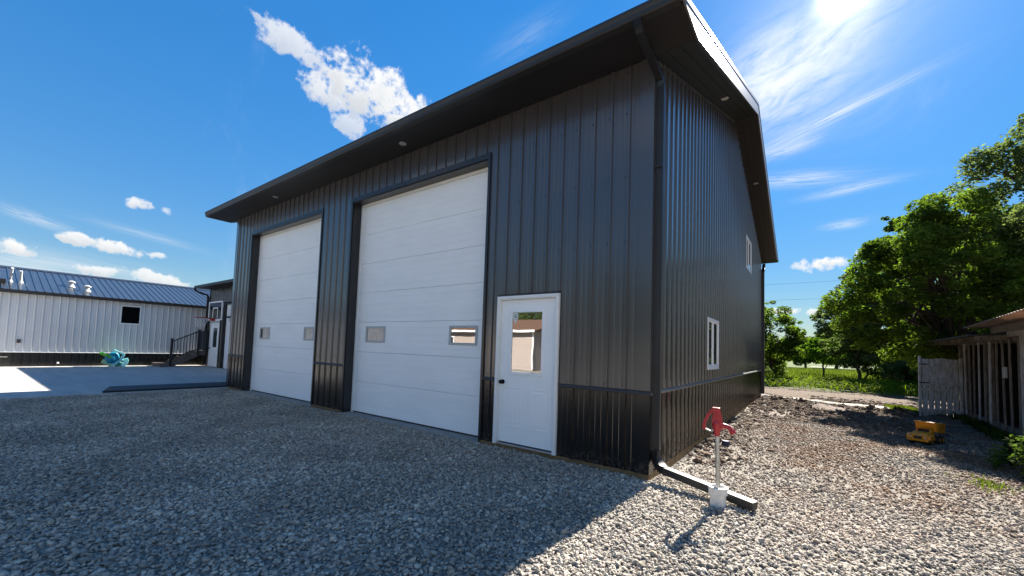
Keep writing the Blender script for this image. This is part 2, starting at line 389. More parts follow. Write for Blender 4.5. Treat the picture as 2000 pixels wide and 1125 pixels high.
def npmesh(name, V, F, m, parent=None, link=True):
    """V (n,3) float, F (k,4 or 3) int; fast mesh"""
    me = bpy.data.meshes.new(name); V = np.asarray(V, np.float32); F = np.asarray(F, np.int32)
    me.vertices.add(len(V)); me.vertices.foreach_set('co', V.ravel())
    k = F.shape[1]
    me.loops.add(F.size); me.loops.foreach_set('vertex_index', F.ravel())
    me.polygons.add(len(F)); me.polygons.foreach_set('loop_start', np.arange(0, F.size, k, dtype=np.int32))
    me.polygons.foreach_set('loop_total', np.full(len(F), k, np.int32))
    me.update(calc_edges=True)
    if m: me.materials.append(m)
    o = bpy.data.objects.new(name, me)
    if link: COL.objects.link(o)
    if parent is not None: o.parent = parent
    return o
def thing(name, label, cat, loc=(0,0,0), group=None):
    o = bpy.data.objects.new(name, None); COL.objects.link(o)
    # parts are written in world coordinates relative to this base, see P()
    o['label'] = label; o['category'] = cat
    if group: o['group'] = group
    o.empty_display_size = 0.3
    return o
def tag(o, label=None, cat=None, group=None, kind=None):
    if label: o['label'] = label
    if cat: o['category'] = cat
    if group: o['group'] = group
    if kind: o['kind'] = kind
    return o
def dup(o, parent, loc=None):
    c = o.copy(); COL.objects.link(c); c.parent = parent
    if loc is not None: c.location = loc
    return c
def base(o, loc):
    """move an empty to its real base, keeping its (direct) children where they are"""
    loc = Vector(loc); o.location = loc
    for ch in o.children:
        ch.location = Vector(ch.location) - loc

def smoothstep(x, a, b):
    t = np.clip((x-a)/(b-a), 0, 1); return t*t*(3-2*t)
def vnoise(x, y, s, seed=0):
    """cheap smooth value noise"""
    x = np.asarray(x, float)*s+seed*17.3; y = np.asarray(y, float)*s+seed*9.1
    xi = np.floor(x); yi = np.floor(y); fx = x-xi; fy = y-yi
    h = lambda a, b: np.modf(np.abs(np.sin(a*127.1+b*311.7+seed*74.7)*43758.5453))[0]
    fx = fx*fx*(3-2*fx); fy = fy*fy*(3-2*fy)
    return (h(xi,yi)*(1-fx)+h(xi+1,yi)*fx)*(1-fy)+(h(xi,yi+1)*(1-fx)+h(xi+1,yi+1)*fx)*fy
def ground_h(x, y):
    x = np.asarray(x, float); y = np.asarray(y, float)
    side = smoothstep(x, -0.25, 0.35)*smoothstep(y, -0.5, 1.2)
    h = -0.03 - 0.075*side - 0.03*smoothstep(x, -10.5, -12.2)*0
    h += 0.02*(vnoise(x, y, 0.7, 1)-0.5)+0.018*(vnoise(x, y, 2.3, 2)-0.5)
    # tracked earth at the far end of the side yard
    d = smoothstep(y, 7.5, 10.0)*smoothstep(y, 14.2, 12.4)*smoothstep(x, -0.3, 0.3)
    h += d*(0.11*vnoise(x, y, 2.6, 3)*vnoise(x, y, 6.1, 4)*1.6)
    e = smoothstep(x, 0.9, 0.2)*smoothstep(y, 1.0, 3.0)*smoothstep(x, -0.2, 0.1)
    h += e*0.05*vnoise(x, y, 4.0, 5)
    return h

# ------------------------------------------------------------------ ground
def near_axis(lo, hi, fine_lo, fine_hi, fine, coarse):
    a = list(np.arange(lo, fine_lo, coarse)) + list(np.arange(fine_lo, fine_hi, fine)) + list(np.arange(fine_hi, hi+1e-6, coarse))
    return np.array(sorted(set(np.round(a, 4))))
def grid(name, xs, ys, zf, m):
    X, Y = np.meshgrid(xs, ys); Z = zf(X, Y)
    V = np.stack([X.ravel(), Y.ravel(), Z.ravel()], 1)
    nx, ny = len(xs), len(ys)
    i = np.arange(nx-1)[None, :] + nx*np.arange(ny-1)[:, None]
    F = np.stack([i, i+1, i+nx+1, i+nx], -1).reshape(-1, 4)
    o = npmesh(name, V, F, m)
    for p in o.data.polygons: p.use_smooth = True
    return o
def earth_material():
    """green country beyond a bare earth strip; position decides which"""
    m = bpy.data.materials.new('field_and_earth'); m.use_nodes = True
    N = m.node_tree.nodes; L = m.node_tree.links; p = N['Principled BSDF']; p.inputs['Roughness'].default_value = 0.95
    p.inputs['Specular IOR Level'].default_value = 0.1
    geo = N.new('ShaderNodeNewGeometry'); sx = N.new('ShaderNodeSeparateXYZ'); L.new(geo.outputs['Position'], sx.inputs[0])
    def noise(scale, det=8, r=0.65):
        n = N.new('ShaderNodeTexNoise'); n.inputs['Scale'].default_value = scale; n.inputs['Detail'].default_value = det; n.inputs['Roughness'].default_value = r
        L.new(geo.outputs['Position'], n.inputs['Vector']); return n.outputs['Fac']
    def ramp(x, a, b):
        r = N.new('ShaderNodeMapRange'); L.new(x, r.inputs['Value']); r.inputs['From Min'].default_value = a; r.inputs['From Max'].default_value = b; return r.outputs[0]
    def mix(f, a, b):
        n = N.new('ShaderNodeMix'); n.data_type = 'RGBA'; L.new(f, n.inputs[0])
        for s, v in ((n.inputs[6], a), (n.inputs[7], b)):
            if isinstance(v, tuple): s.default_value = (*v, 1)
            else: L.new(v, s)
        return n.outputs[2]
    n1 = noise(0.35); n2 = noise(9, 10, 0.75); n3 = noise(2.2)
    dirt = mix(ramp(n2, 0.35, 0.68), (0.060, 0.042, 0.032), (0.19, 0.145, 0.105))
    dirt = mix(ramp(n3, 0.45, 0.75), dirt, (0.12, 0.088, 0.064))
    grass = mix(ramp(n2, 0.35, 0.65), (0.030, 0.055, 0.010), (0.075, 0.115, 0.022))
    grass = mix(ramp(n1, 0.42, 0.62), grass, (0.085, 0.10, 0.032))
    ad = N.new('ShaderNodeMath'); ad.operation = 'MULTIPLY_ADD'; L.new(n3, ad.inputs[0]); ad.inputs[1].default_value = 2.6; L.new(sx.outputs[1], ad.inputs[2])
    L.new(mix(ramp(ad.outputs[0], 20.9, 21.8), dirt, grass), p.inputs['Base Color'])
    bp = N.new('ShaderNodeBump'); bp.inputs['Distance'].default_value = 0.05; L.new(n2, bp.inputs['Height']); L.new(bp.outputs[0], p.inputs['Normal'])
    return m
def gravel_material():
    m = bpy.data.materials.new('gravel_bed'); m.use_nodes = True
    N = m.node_tree.nodes; L = m.node_tree.links; p = N['Principled BSDF']; p.inputs['Roughness'].default_value = 0.9
    p.inputs['Specular IOR Level'].default_value = 0.2
    geo = N.new('ShaderNodeNewGeometry'); sx = N.new('ShaderNodeSeparateXYZ'); L.new(geo.outputs['Position'], sx.inputs[0])
    vo = N.new('ShaderNodeTexVoronoi'); vo.inputs['Scale'].default_value = 32; L.new(geo.outputs['Position'], vo.inputs['Vector'])
    rp = N.new('ShaderNodeMapRange'); L.new(vo.outputs['Distance'], rp.inputs['Value']); rp.inputs['From Min'].default_value = 0.15; rp.inputs['From Max'].default_value = 0.75
    mx = N.new('ShaderNodeMix'); mx.data_type = 'RGBA'; L.new(rp.outputs[0], mx.inputs[0]); mx.inputs[6].default_value = (0.40, 0.375, 0.33, 1); mx.inputs[7].default_value = (0.15, 0.135, 0.115, 1)
    n = N.new('ShaderNodeTexNoise'); n.inputs['Scale'].default_value = 1.1; n.inputs['Detail'].default_value = 8; n.inputs['Roughness'].default_value = 0.7; L.new(geo.outputs['Position'], n.inputs['Vector'])
    # earth shows through on the side yard
    def ss(x, a, b):
        r = N.new('ShaderNodeMapRange'); L.new(x, r.inputs['Value']); r.inputs['From Min'].default_value = a; r.inputs['From Max'].default_value = b; return r.outputs[0]
    def M(op, a, b):
        k = N.new('ShaderNodeMath'); k.operation = op
        for s, v in ((k.inputs[0], a), (k.inputs[1], b)):
            if isinstance(v, float): s.default_value = v
            else: L.new(v, s)
        return k.outputs[0]
    f = M('MULTIPLY', ss(sx.outputs[0], -0.2, 0.6), ss(sx.outputs[1], -0.4, 5.0))
    f = M('MULTIPLY', f, ss(n.outputs['Fac'], 0.30, 0.50))
    f2 = M('MAXIMUM', f, M('MULTIPLY', ss(sx.outputs[1], 8.5, 10.5), 1.0))
    n2 = N.new('ShaderNodeTexNoise'); n2.inputs['Scale'].default_value = 13; n2.inputs['Detail'].default_value = 9; n2.inputs['Roughness'].default_value = 0.75; L.new(geo.outputs['Position'], n2.inputs['Vector'])
    md = N.new('ShaderNodeMix'); md.data_type = 'RGBA'; L.new(ss(n2.outputs['Fac'], 0.35, 0.7), md.inputs[0]); md.inputs[6].default_value = (0.062, 0.042, 0.032, 1); md.inputs[7].default_value = (0.23, 0.175, 0.135, 1)
    m3 = N.new('ShaderNodeMix'); m3.data_type = 'RGBA'; L.new(f2, m3.inputs[0]); L.new(mx.outputs[2], m3.inputs[6]); L.new(md.outputs[2], m3.inputs[7])
    L.new(m3.outputs[2], p.inputs['Base Color'])
    bp = N.new('ShaderNodeBump'); bp.inputs['Distance'].default_value = 0.03; L.new(n2.outputs['Fac'], bp.inputs['Height']); L.new(bp.outputs[0], p.inputs['Normal'])
    return m
xs = np.concatenate([np.arange(-900, -60, 60), np.arange(-60, -20, 5), np.arange(-20, 20.1, 2), np.arange(25, 60, 5), np.arange(60, 901, 60)])
ys = np.concatenate([np.arange(-900, -60, 60), np.arange(-60, -10, 5), np.arange(-10, 60.1, 2), np.arange(65, 120, 5), np.arange(120, 1300, 60)])
g = grid('ground', xs, ys, lambda X, Y: -0.16 + 0.10*smoothstep(Y, 13.5, 15.5) + 0*X, earth_material())
tag(g, kind='structure')
xs = near_axis(-44, 16, -0.6, 5.6, 0.07, 0.4); ys = near_axis(-44, 15.2, -3.0, 14.6, 0.09, 0.4)
def yard_z(X, Y):
    z = ground_h(X, Y)
    z = z - 0.22*smoothstep(Y, 14.2, 15.0) - 0.25*smoothstep(X, 13, 15.5) - 0.2*smoothstep(Y, -42, -44)
    return z - 0.1*smoothstep(X, -12.2, -12.8)
g = grid('gravel_yard', xs, ys, yard_z, gravel_material()); tag(g, kind='structure')

def make_stones():
    m = bpy.data.materials.new('crushed_limestone'); m.use_nodes = True
    N = m.node_tree.nodes; L = m.node_tree.links; p = N['Principled BSDF']; p.inputs['Roughness'].default_value = 0.85; p.inputs['Specular IOR Level'].default_value = 0.25
    oi = N.new('ShaderNodeObjectInfo'); rp = N.new('ShaderNodeValToRGB'); L.new(oi.outputs['Random'], rp.inputs[0])
    e = rp.color_ramp.elements; e[0].position = 0; e[0].color = (0.20, 0.185, 0.165, 1); e[1].position = 1; e[1].color = (0.58, 0.52, 0.425, 1)
    for pos, c in ((0.2, (0.295, 0.265, 0.225)), (0.6, (0.41, 0.37, 0.31)), (0.75, (0.41, 0.33, 0.25)), (0.82, (0.47, 0.425, 0.355))):
        k = e.new(pos); k.color = (*c, 1)
    geo = N.new('ShaderNodeNewGeometry'); n = N.new('ShaderNodeTexNoise'); n.inputs['Scale'].default_value = 90; L.new(geo.outputs['Position'], n.inputs['Vector'])
    n1 = N.new('ShaderNodeTexNoise'); n1.inputs['Scale'].default_value = 0.9; n1.inputs['Detail'].default_value = 6; L.new(geo.outputs['Position'], n1.inputs['Vector'])
    at = N.new('ShaderNodeSeparateXYZ'); L.new(geo.outputs['Position'], at.inputs[0])
    def ss(x, a, b, lo=0., hi=1.):
        r = N.new('ShaderNodeMapRange'); L.new(x, r.inputs['Value']); r.inputs['From Min'].default_value = a; r.inputs['From Max'].default_value = b
        r.inputs['To Min'].default_value = lo; r.inputs['To Max'].default_value = hi; return r.outputs[0]
    mm = N.new('ShaderNodeMath'); mm.operation = 'MULTIPLY'; L.new(ss(at.outputs[0], -0.2, 1.2), mm.inputs[0]); L.new(ss(at.outputs[1], -1.6, 2.6), mm.inputs[1])
    m2 = N.new('ShaderNodeMath'); m2.operation = 'MULTIPLY'; L.new(mm.outputs[0], m2.inputs[0]); L.new(ss(n1.outputs['Fac'], 0.3, 0.62), m2.inputs[1])
    mx = N.new('ShaderNodeMix'); mx.data_type = 'RGBA'; mx.blend_type = 'MULTIPLY'; L.new(m2.outputs[0], mx.inputs[0]); L.new(rp.outputs[0], mx.inputs[6]); mx.inputs[7].default_value = (0.62, 0.43, 0.31, 1)
    sc = N.new('ShaderNodeVectorMath'); sc.operation = 'SCALE'; L.new(mx.outputs[2], sc.inputs[0]); L.new(ss(n.outputs['Fac'], 0.3, 0.7, 0.8, 1.15), sc.inputs['Scale'])
    sd = N.new('ShaderNodeVectorMath'); sd.operation = 'SCALE'; L.new(sc.outputs[0], sd.inputs[0]); L.new(ss(n1.outputs['Fac'], 0.35, 0.65, 0.80, 1.16), sd.inputs['Scale'])
    L.new(sd.outputs[0], p.inputs['Base Color'])
    coll = bpy.data.collections.new('stone_shapes')
    for k in range(9):
        bm = bmesh.new(); bmesh.ops.create_icosphere(bm, subdivisions=1, radius=1.0)
        r = random.Random(100+k); ax = (1.0, r.uniform(.6, .85), r.uniform(.42, .65))
        for v in bm.verts:
            f = r.uniform(0.72, 1.12); v.co = Vector((v.co.x*ax[0]*f, v.co.y*ax[1]*f, v.co.z*ax[2]*f))
        me = bpy.data.meshes.new('stone'); bm.to_mesh(me); bm.free(); me.materials.append(m)
        o = bpy.data.objects.new('stone', me); coll.objects.link(o)
    return coll
def scatter_stones(name, pts, scl, coll):
    n = len(pts)
    me = bpy.data.meshes.new(name); me.vertices.add(n); me.vertices.foreach_set('co', pts.astype(np.float32).ravel())
    rot = np.stack([NR.uniform(-.5, .5, n), NR.uniform(-.5, .5, n), NR.uniform(0, 2*pi, n)], 1).astype(np.float32)
    a = me.attributes.new('rot', 'FLOAT_VECTOR', 'POINT'); a.data.foreach_set('vector', rot.ravel())
    a = me.attributes.new('scl', 'FLOAT', 'POINT'); a.data.foreach_set('value', scl.astype(np.float32))
    a = me.attributes.new('idx', 'INT', 'POINT'); a.data.foreach_set('value', NR.integers(0, 9, n).astype(np.int32))
    o = bpy.data.objects.new(name, me); COL.objects.link(o)
    ng = bpy.data.node_groups.new('scatter', 'GeometryNodeTree')
    ng.interface.new_socket('Geometry', in_out='INPUT', socket_type='NodeSocketGeometry')
    ng.interface.new_socket('Geometry', in_out='OUTPUT', socket_type='NodeSocketGeometry')
    N = ng.nodes; L = ng.links
    gi = N.new('NodeGroupInput'); go = N.new('NodeGroupOutput'); ip = N.new('GeometryNodeInstanceOnPoints')
    ci = N.new('GeometryNodeCollectionInfo'); ci.inputs['Collection'].default_value = coll; ci.inputs['Separate Children'].default_value = True; ci.inputs['Reset Children'].default_value = True
    def na(nm, t):
        x = N.new('GeometryNodeInputNamedAttribute'); x.data_type = t; x.inputs['Name'].default_value = nm
        return [s for s in x.outputs if s.enabled][0]
    L.new(gi.outputs[0], ip.inputs['Points']); L.new(ci.outputs[0], ip.inputs['Instance']); ip.inputs['Pick Instance'].default_value = True
    L.new(na('idx', 'INT'), ip.inputs['Instance Index']); L.new(na('rot', 'FLOAT_VECTOR'), ip.inputs['Rotation']); L.new(na('scl', 'FLOAT'), ip.inputs['Scale'])
    L.new(ip.outputs[0], go.inputs[0])
    md = o.modifiers.new('scatter', 'NODES'); md.node_group = ng
    return o
def gravel():
    coll = make_stones()
    def rect(x0, x1, y0, y1, dens):
        n = int((x1-x0)*(y1-y0)*dens); return np.stack([NR.uniform(x0, x1, n), NR.uniform(y0, y1, n)], 1)
    P = np.concatenate([rect(-12.0, 4.6, -6.2, 0.0, 1950), rect(0.02, 4.75, 0, 11.4, 1300), rect(0.05, 4.4, 11.4, 14.3, 90), rect(-14, 0, -9, -6.2, 500)])
    x, y = P[:, 0], P[:, 1]
    keep = (x > 0.03) | (y < -0.02)
    keep &= x > -11.95 + 0.12*(vnoise(x, y, 3, 8)-.5)
    # doors stand on aprons
    keep &= ~((y > -0.06) & (x < -2.45) & (x > -11.1))
    # beyond the side yard the stones thin out into earth
    thin = smoothstep(y, 3.5, 9.5)*0.70 + 0.25*smoothstep(y, 0, 2)
    patch = smoothstep(vnoise(x, y, 0.9, 21), 0.35, 0.75)
    strip = smoothstep(x, 1.3, 0.1)*smoothstep(y, 0.3, 2.0)
    pr = 1 - np.clip(thin*(0.35+0.9*patch) + 0.55*strip, 0, 0.96)
    pr *= 1 - 0.9*smoothstep(y, 9.0, 10.8)
    keep &= NR.uniform(0, 1, len(x)) < pr
    P = P[keep]; x, y = P[:, 0], P[:, 1]
    s = np.clip(NR.lognormal(np.log(0.0145), 0.32, len(x)), 0.008, 0.034)
    z = ground_h(x, y) + s*0.25 + NR.uniform(-.004, .010, len(x))
    o = scatter_stones('gravel', np.stack([x, y, z], 1), s, coll)
    tag(o, 'loose crushed grey stone spread over the yard', 'gravel', kind='stuff')
gravel()
def clods():
    coll = bpy.data.collections.new('clod_shapes'); m = mat('earth_clod', (.20, .15, .11), .95, 0, .1, col2=(.075, .053, .038), vscale=5, bump=.01, bscale=40)
    for k in range(9):
        bm = bmesh.new(); bmesh.ops.create_icosphere(bm, subdivisions=2, radius=1.0); r = random.Random(300+k)
        for v in bm.verts: v.co *= r.uniform(.7, 1.15); v.co.z *= .6
        me = bpy.data.meshes.new('clod'); bm.to_mesh(me); bm.free(); me.materials.append(m); coll.objects.link(bpy.data.objects.new('clod', me))
    n = 26000; x = NR.uniform(.05, 4.6, n); y = NR.uniform(7.2, 16.5, n); w_ = smoothstep(vnoise(x, y, 1.3, 12), .35, .7)*(.35+.65*smoothstep(y, 8, 10.5))*(1-.5*smoothstep(y, 13.2, 14))*(np.abs(y-(13.75-.20*x)) > .34+.35*smoothstep(x, 2.2, 3.3))
    n2 = 1800; x2 = np.abs(NR.normal(.0, .35, n2))+.05; y2 = NR.uniform(1.5, 13, n2); x = np.concatenate([x, x2]); y = np.concatenate([y, y2]); w_ = np.concatenate([w_, np.full(n2, .7)])
    k = NR.uniform(0, 1, len(x)) < w_; x, y = x[k], y[k]; s = np.clip(NR.lognormal(np.log(.024), .5, len(x)), .01, .085)
    z = np.where(y < 14.2, ground_h(x, y), -.10)
    o = scatter_stones('earth_clods', np.stack([x, y, z+s*.15], 1), s, coll); tag(o, 'dark broken clods of bare earth along the garage wall and across the far end of the yard', 'earth', kind='stuff')
clods()

# ------------------------------------------------------------------ ribbed steel sheets
PITCH = 0.2286
def rib_profile(phase, u0, u1, H=0.023):
    pts = []
    k0 = int(math.floor((u0-phase)/PITCH))-1; k1 = int(math.ceil((u1-phase)/PITCH))+1
    for k in range(k0, k1+1):
        c = phase+k*PITCH
        pts += [(c-.024, 0), (c-.013, H), (c+.013, H), (c+.024, 0)]
        for q in (1/3, 2/3):
            d = c+q*PITCH; pts += [(d-.013, 0), (d-.006, .0025), (d+.006, .0025), (d+.013, 0)]
    pts.sort()
    U = [p[0] for p in pts]; O = [p[1] for p in pts]
    res = [(u0, float(np.interp(u0, U, O)))] + [p for p in pts if u0+1e-4 < p[0] < u1-1e-4] + [(u1, float(np.interp(u1, U, O)))]
    return res
def sheet(segs, fn, phase, name, m, parent, lift=0.0, back=0.0):
    """segs: list of (ua, ub, zbottom(u), ztop(u)) in wall coordinates -> one mesh"""
    b = MB()
    for ua, ub, z0, z1 in segs:
        if ub-ua < 0.004: continue
        pr = rib_profile(phase, ua, ub)
        f0 = z0 if callable(z0) else (lambda u, z=z0: z); f1 = z1 if callable(z1) else (lambda u, z=z1: z)
        vs = []; n = len(pr)
        for u, o in pr:
            vs += [fn(u, o+lift, f0(u)), fn(u, o+lift, f1(u))]
        fs = [(2*i, 2*i+2, 2*i+3, 2*i+1) for i in range(n-1)]
        k = len(vs)
        vs += [fn(u, 0.0+lift-0.002, f0(u)) for u, o in (pr[0], pr[-1])] + [fn(u, 0.0+lift-0.002, f1(u)) for u, o in (pr[0], pr[-1])]
        b.add(vs, fs)
    if not b.v: return None
    return b.build(name, m, parent, fix=False)
def clad(u0, u1, z0, z1, fn, phase, m, parent, name='siding_panel', openings=(), start=None, width=4*PITCH):
    """rows of 3 ft panels from u0 to u1, cut round rectangular openings (ua, ub, za, zb)"""
    s = (phase + PITCH*0.14) if start is None else start
    k = math.floor((u0-s)/width); out = []
    i = 0
    while s+k*width < u1:
        a = max(u0, s+k*width); b_ = min(u1, s+(k+1)*width); k += 1; i += 1
        cuts = sorted(set([a, b_]+[c for o in openings for c in (o[0], o[1]) if a < c < b_]))
        segs = []
        for p, q in zip(cuts[:-1], cuts[1:]):
            mid = (p+q)/2
            zz0 = z0; blocks = sorted([(o[2], o[3]) for o in openings if o[0] < mid < o[1]])
            top = z1(mid) if callable(z1) else z1
            cur = z0
            for za, zb in blocks:
                if zb <= cur or za >= top: continue
                if za > cur+0.003: segs.append((p, q, cur, za))
                cur = max(cur, zb)
            if cur < top-0.003: segs.append((p, q, cur, z1))
        o = sheet(segs, fn, phase, name, m, parent, lift=0.0012*(i % 2)+0.001)
        if o: out.append(o)
    return out

# ------------------------------------------------------------------ the big building
WL, DP, HT = -12.144, 12.591, 4.952
SLOPE = 0.353; RIDGE_Y = DP/2
b_l, b_r = -6.1525, -2.5061; l_l, l_r = -11.0356, -7.3749; OH = 4.34
wd_l, wd_r = -2.2218, -1.1817
def gable_z(y): return 4.968 + SLOPE*(y if y < RIDGE_Y else DP-y)
barn = thing('metal_garage', 'tall charcoal and black steel garage with two white overhead doors', 'garage')
F_front = lambda u, o, z: (u, -o, z)
F_side = lambda u, o, z: (o, u, z)
# core walls (behind the sheets)
w = MB(); T = 0.15
for x0, x1, z0, z1 in [(WL, l_l, -.2, HT), (l_r, b_l, -.2, HT), (b_r, wd_l+.01, -.2, HT), (wd_r-.01, 0, -.2, HT), (l_l, l_r, OH, HT), (b_l, b_r, OH, HT), (wd_l+.01, wd_r-.01, 2.17, HT), (wd_l+.01, wd_r-.01, -.2, 0.035)]:
    w.box(x0, x1, 0.001, T+.1, z0, z1)
front_wall = w.build('front_wall', trimblack, barn)
ops = [(l_l-.045, l_r+.045, -1, OH+.09), (b_l-.045, b_r+.045, -1, OH+.09), (wd_l-.02, wd_r+.02, -1, 2.20)]
PH = -0.0504
clad(WL+.14, -.14, 0.972, HT-.004, F_front, PH, charcoal, front_wall, openings=ops)
clad(WL+.14, -.14, 0.035, 0.925, F_front, PH, blacksteel, front_wall, 'wainscot_panel', openings=ops)
for x0, x1 in [(WL+.0, ops[0][0]), (ops[0][1], ops[1][0]), (ops[1][1], ops[2][0]), (ops[2][1], 0.028)]:
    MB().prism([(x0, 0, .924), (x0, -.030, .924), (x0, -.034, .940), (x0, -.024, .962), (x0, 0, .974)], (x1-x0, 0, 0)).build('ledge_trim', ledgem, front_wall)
# screws down the ribs
sc = MB()
for row in (0.10, 0.60, 0.86, 1.02, 1.95, 2.75, 3.55, 4.35, 4.88):
    k = 0
    x = PH
    while x > WL+.15:
        x -= PITCH; 
        if any(o[0]-.02 < x-.03 < o[1]+.04 and row < o[3] for o in ops): continue
        sc.box(x-.042, x-.028, -.010, -.001, row-.007, row+.007)
tag(sc.build('screws', trimblack, front_wall, fix=False), kind='stuff')
# side wall
w = MB()
def gable_slab(b, x0, x1):
    b.prism([(x0, 0.001, .045), (x0, DP, .045), (x0, DP, gable_z(DP)-.02), (x0, RIDGE_Y, gable_z(RIDGE_Y)-.02), (x0, 0.001, gable_z(0)-.02)], (x1-x0, 0, 0))
gable_slab(w, -.10, -.001)
side_wall = w.build('side_wall', trimblack, barn)
wins = [(3.165, 4.20, 1.17, 2.09), (8.38, 9.56, 3.92, 4.86)]
sops = [(a-.005, b-.005+.01, c-.005, d+.005) for a, b, c, d in wins]
def gtop(u): return gable_z(u)-.012
PHS = 0.115
def clad_gable():
    s = .14; k = 0; width = 4*PITCH
    start = PHS+PITCH*.14-width
    i = 0
    while start+i*width < DP-.14:
        a = max(.14, start+i*width); b_ = min(DP-.14, start+(i+1)*width); i += 1
        cuts = sorted(set([a, b_]+[c for o in sops for c in (o[0], o[1]) if a < c < b_]+([RIDGE_Y] if a < RIDGE_Y < b_ else [])))
        segs = []
        for p, q in zip(cuts[:-1], cuts[1:]):
            cur = 0.972; mid = (p+q)/2
            for o in sops:
                if o[0] < mid < o[1]: segs.append((p, q, cur, o[2])); cur = o[3]
            segs.append((p, q, cur, gtop))
        sheet(segs, F_side, PHS, 'siding_panel', charcoal, side_wall, lift=0.0012*(i % 2)+.001)
clad_gable()
clad(.14, DP-.14, 0.045, 0.925, F_side, PHS, blacksteel, side_wall, 'wainscot_panel')
MB().prism([(0, .0, .924), (.030, .0, .924), (.034, .0, .940), (.024, .0, .962), (0, .0, .974)], (0, DP, 0)).build('ledge_trim', sunlit_ledge, side_wall)
sk = MB().box(-.04, .014, -.002, DP+.01, -.25, .043)
sk.build('skirt_board', lumber, side_wall)
for a_, b2_ in ((WL, l_l-.02), (l_r+.02, b_l-.02), (b_r+.02, 0)): MB().box(a_, b2_, -.008, .03, -.2, .034).build('skirt_board', lumber, front_wall)
# closure strip under the rake soffit (scalloped light edge)
cl = MB()
yy = .16
while yy < DP-.14:
    if abs(yy-RIDGE_Y) > .1:
        cl.box(.002, .024, yy, yy+.13, gable_z(yy)-.035, gable_z(yy)-.020)
    yy += PITCH
tag(cl.build('closure_strip', framegrey if False else charcoal, side_wall, fix=False), kind='stuff')
# corner trims
def corner(x, y, sx, sy, z0=0.035, z1=HT):
    b = MB(); o = .022
    b.prism([(x+sx*o, y+sy*o, z0), (x-sx*.14, y+sy*o, z0), (x-sx*.14, y+sy*.0, z0), (x-sx*.01, y-sy*.01, z0), (x, y-sy*.14, z0), (x+sx*o, y-sy*.14, z0)], (0, 0, z1-z0))
    return b.build('corner_trim', charcoal if z0 > .5 else blacksteel, barn)
corner(0, 0, 1, -1, .972, HT-.003); corner(0, 0, 1, -1, .035, .924)
corner(WL, 0, -1, -1, .972, HT-.003); corner(WL, 0, -1, -1, .035, .924)
corner(0, DP, 1, 1, .972, HT-.003); corner(0, DP, 1, 1, .045, .924)
# other walls
w = MB(); w.prism([(WL, 0.25, -.2), (WL, DP, -.2), (WL, DP, gable_z(DP)-.02), (WL, RIDGE_Y, gable_z(RIDGE_Y)-.02), (WL, .25, gable_z(.25)-.02)], (.1, 0, 0))
left_wall = w.build('left_wall', trimblack, barn)
clad(.14, DP-.14, 0.05, lambda u: gtop(u), lambda u, o, z: (WL-o, u, z), PHS, charcoal, left_wall)
back_wall = MB().box(WL+.1, -.1, DP-.1, DP, -.2, HT).build('back_wall', trimblack, barn)
clad(WL+.14, -.14, .05, HT-.01, lambda u, o, z: (u, DP+o, z), PH, charcoal, back_wall)
MB().box(WL+.12, -.12, .26, DP-.12, -.10, 0.0).build('floor_slab', slabedge, barn)

# opening trims and jambs
def opening(x0, x1, zt, jd=0.20):
    t = MB(); wv = .045
    t.box(x0-wv, x0, -.026, .0, .03, zt+.09); t.box(x1, x1+wv, -.026, .0, .03, zt+.09); t.box(x0, x1, -.026, .0, zt, zt+.09)
    t.box(x0-.001, x0+.018, -.003, jd, .0, zt); t.box(x1-.018, x1+.001, -.003, jd, .0, zt); t.box(x0+.018, x1-.018, -.003, jd, zt-.018, zt)
    return t.build('opening_trim', trimblack, barn)
opening(b_l, b_r, OH); opening(l_l, l_r, OH)
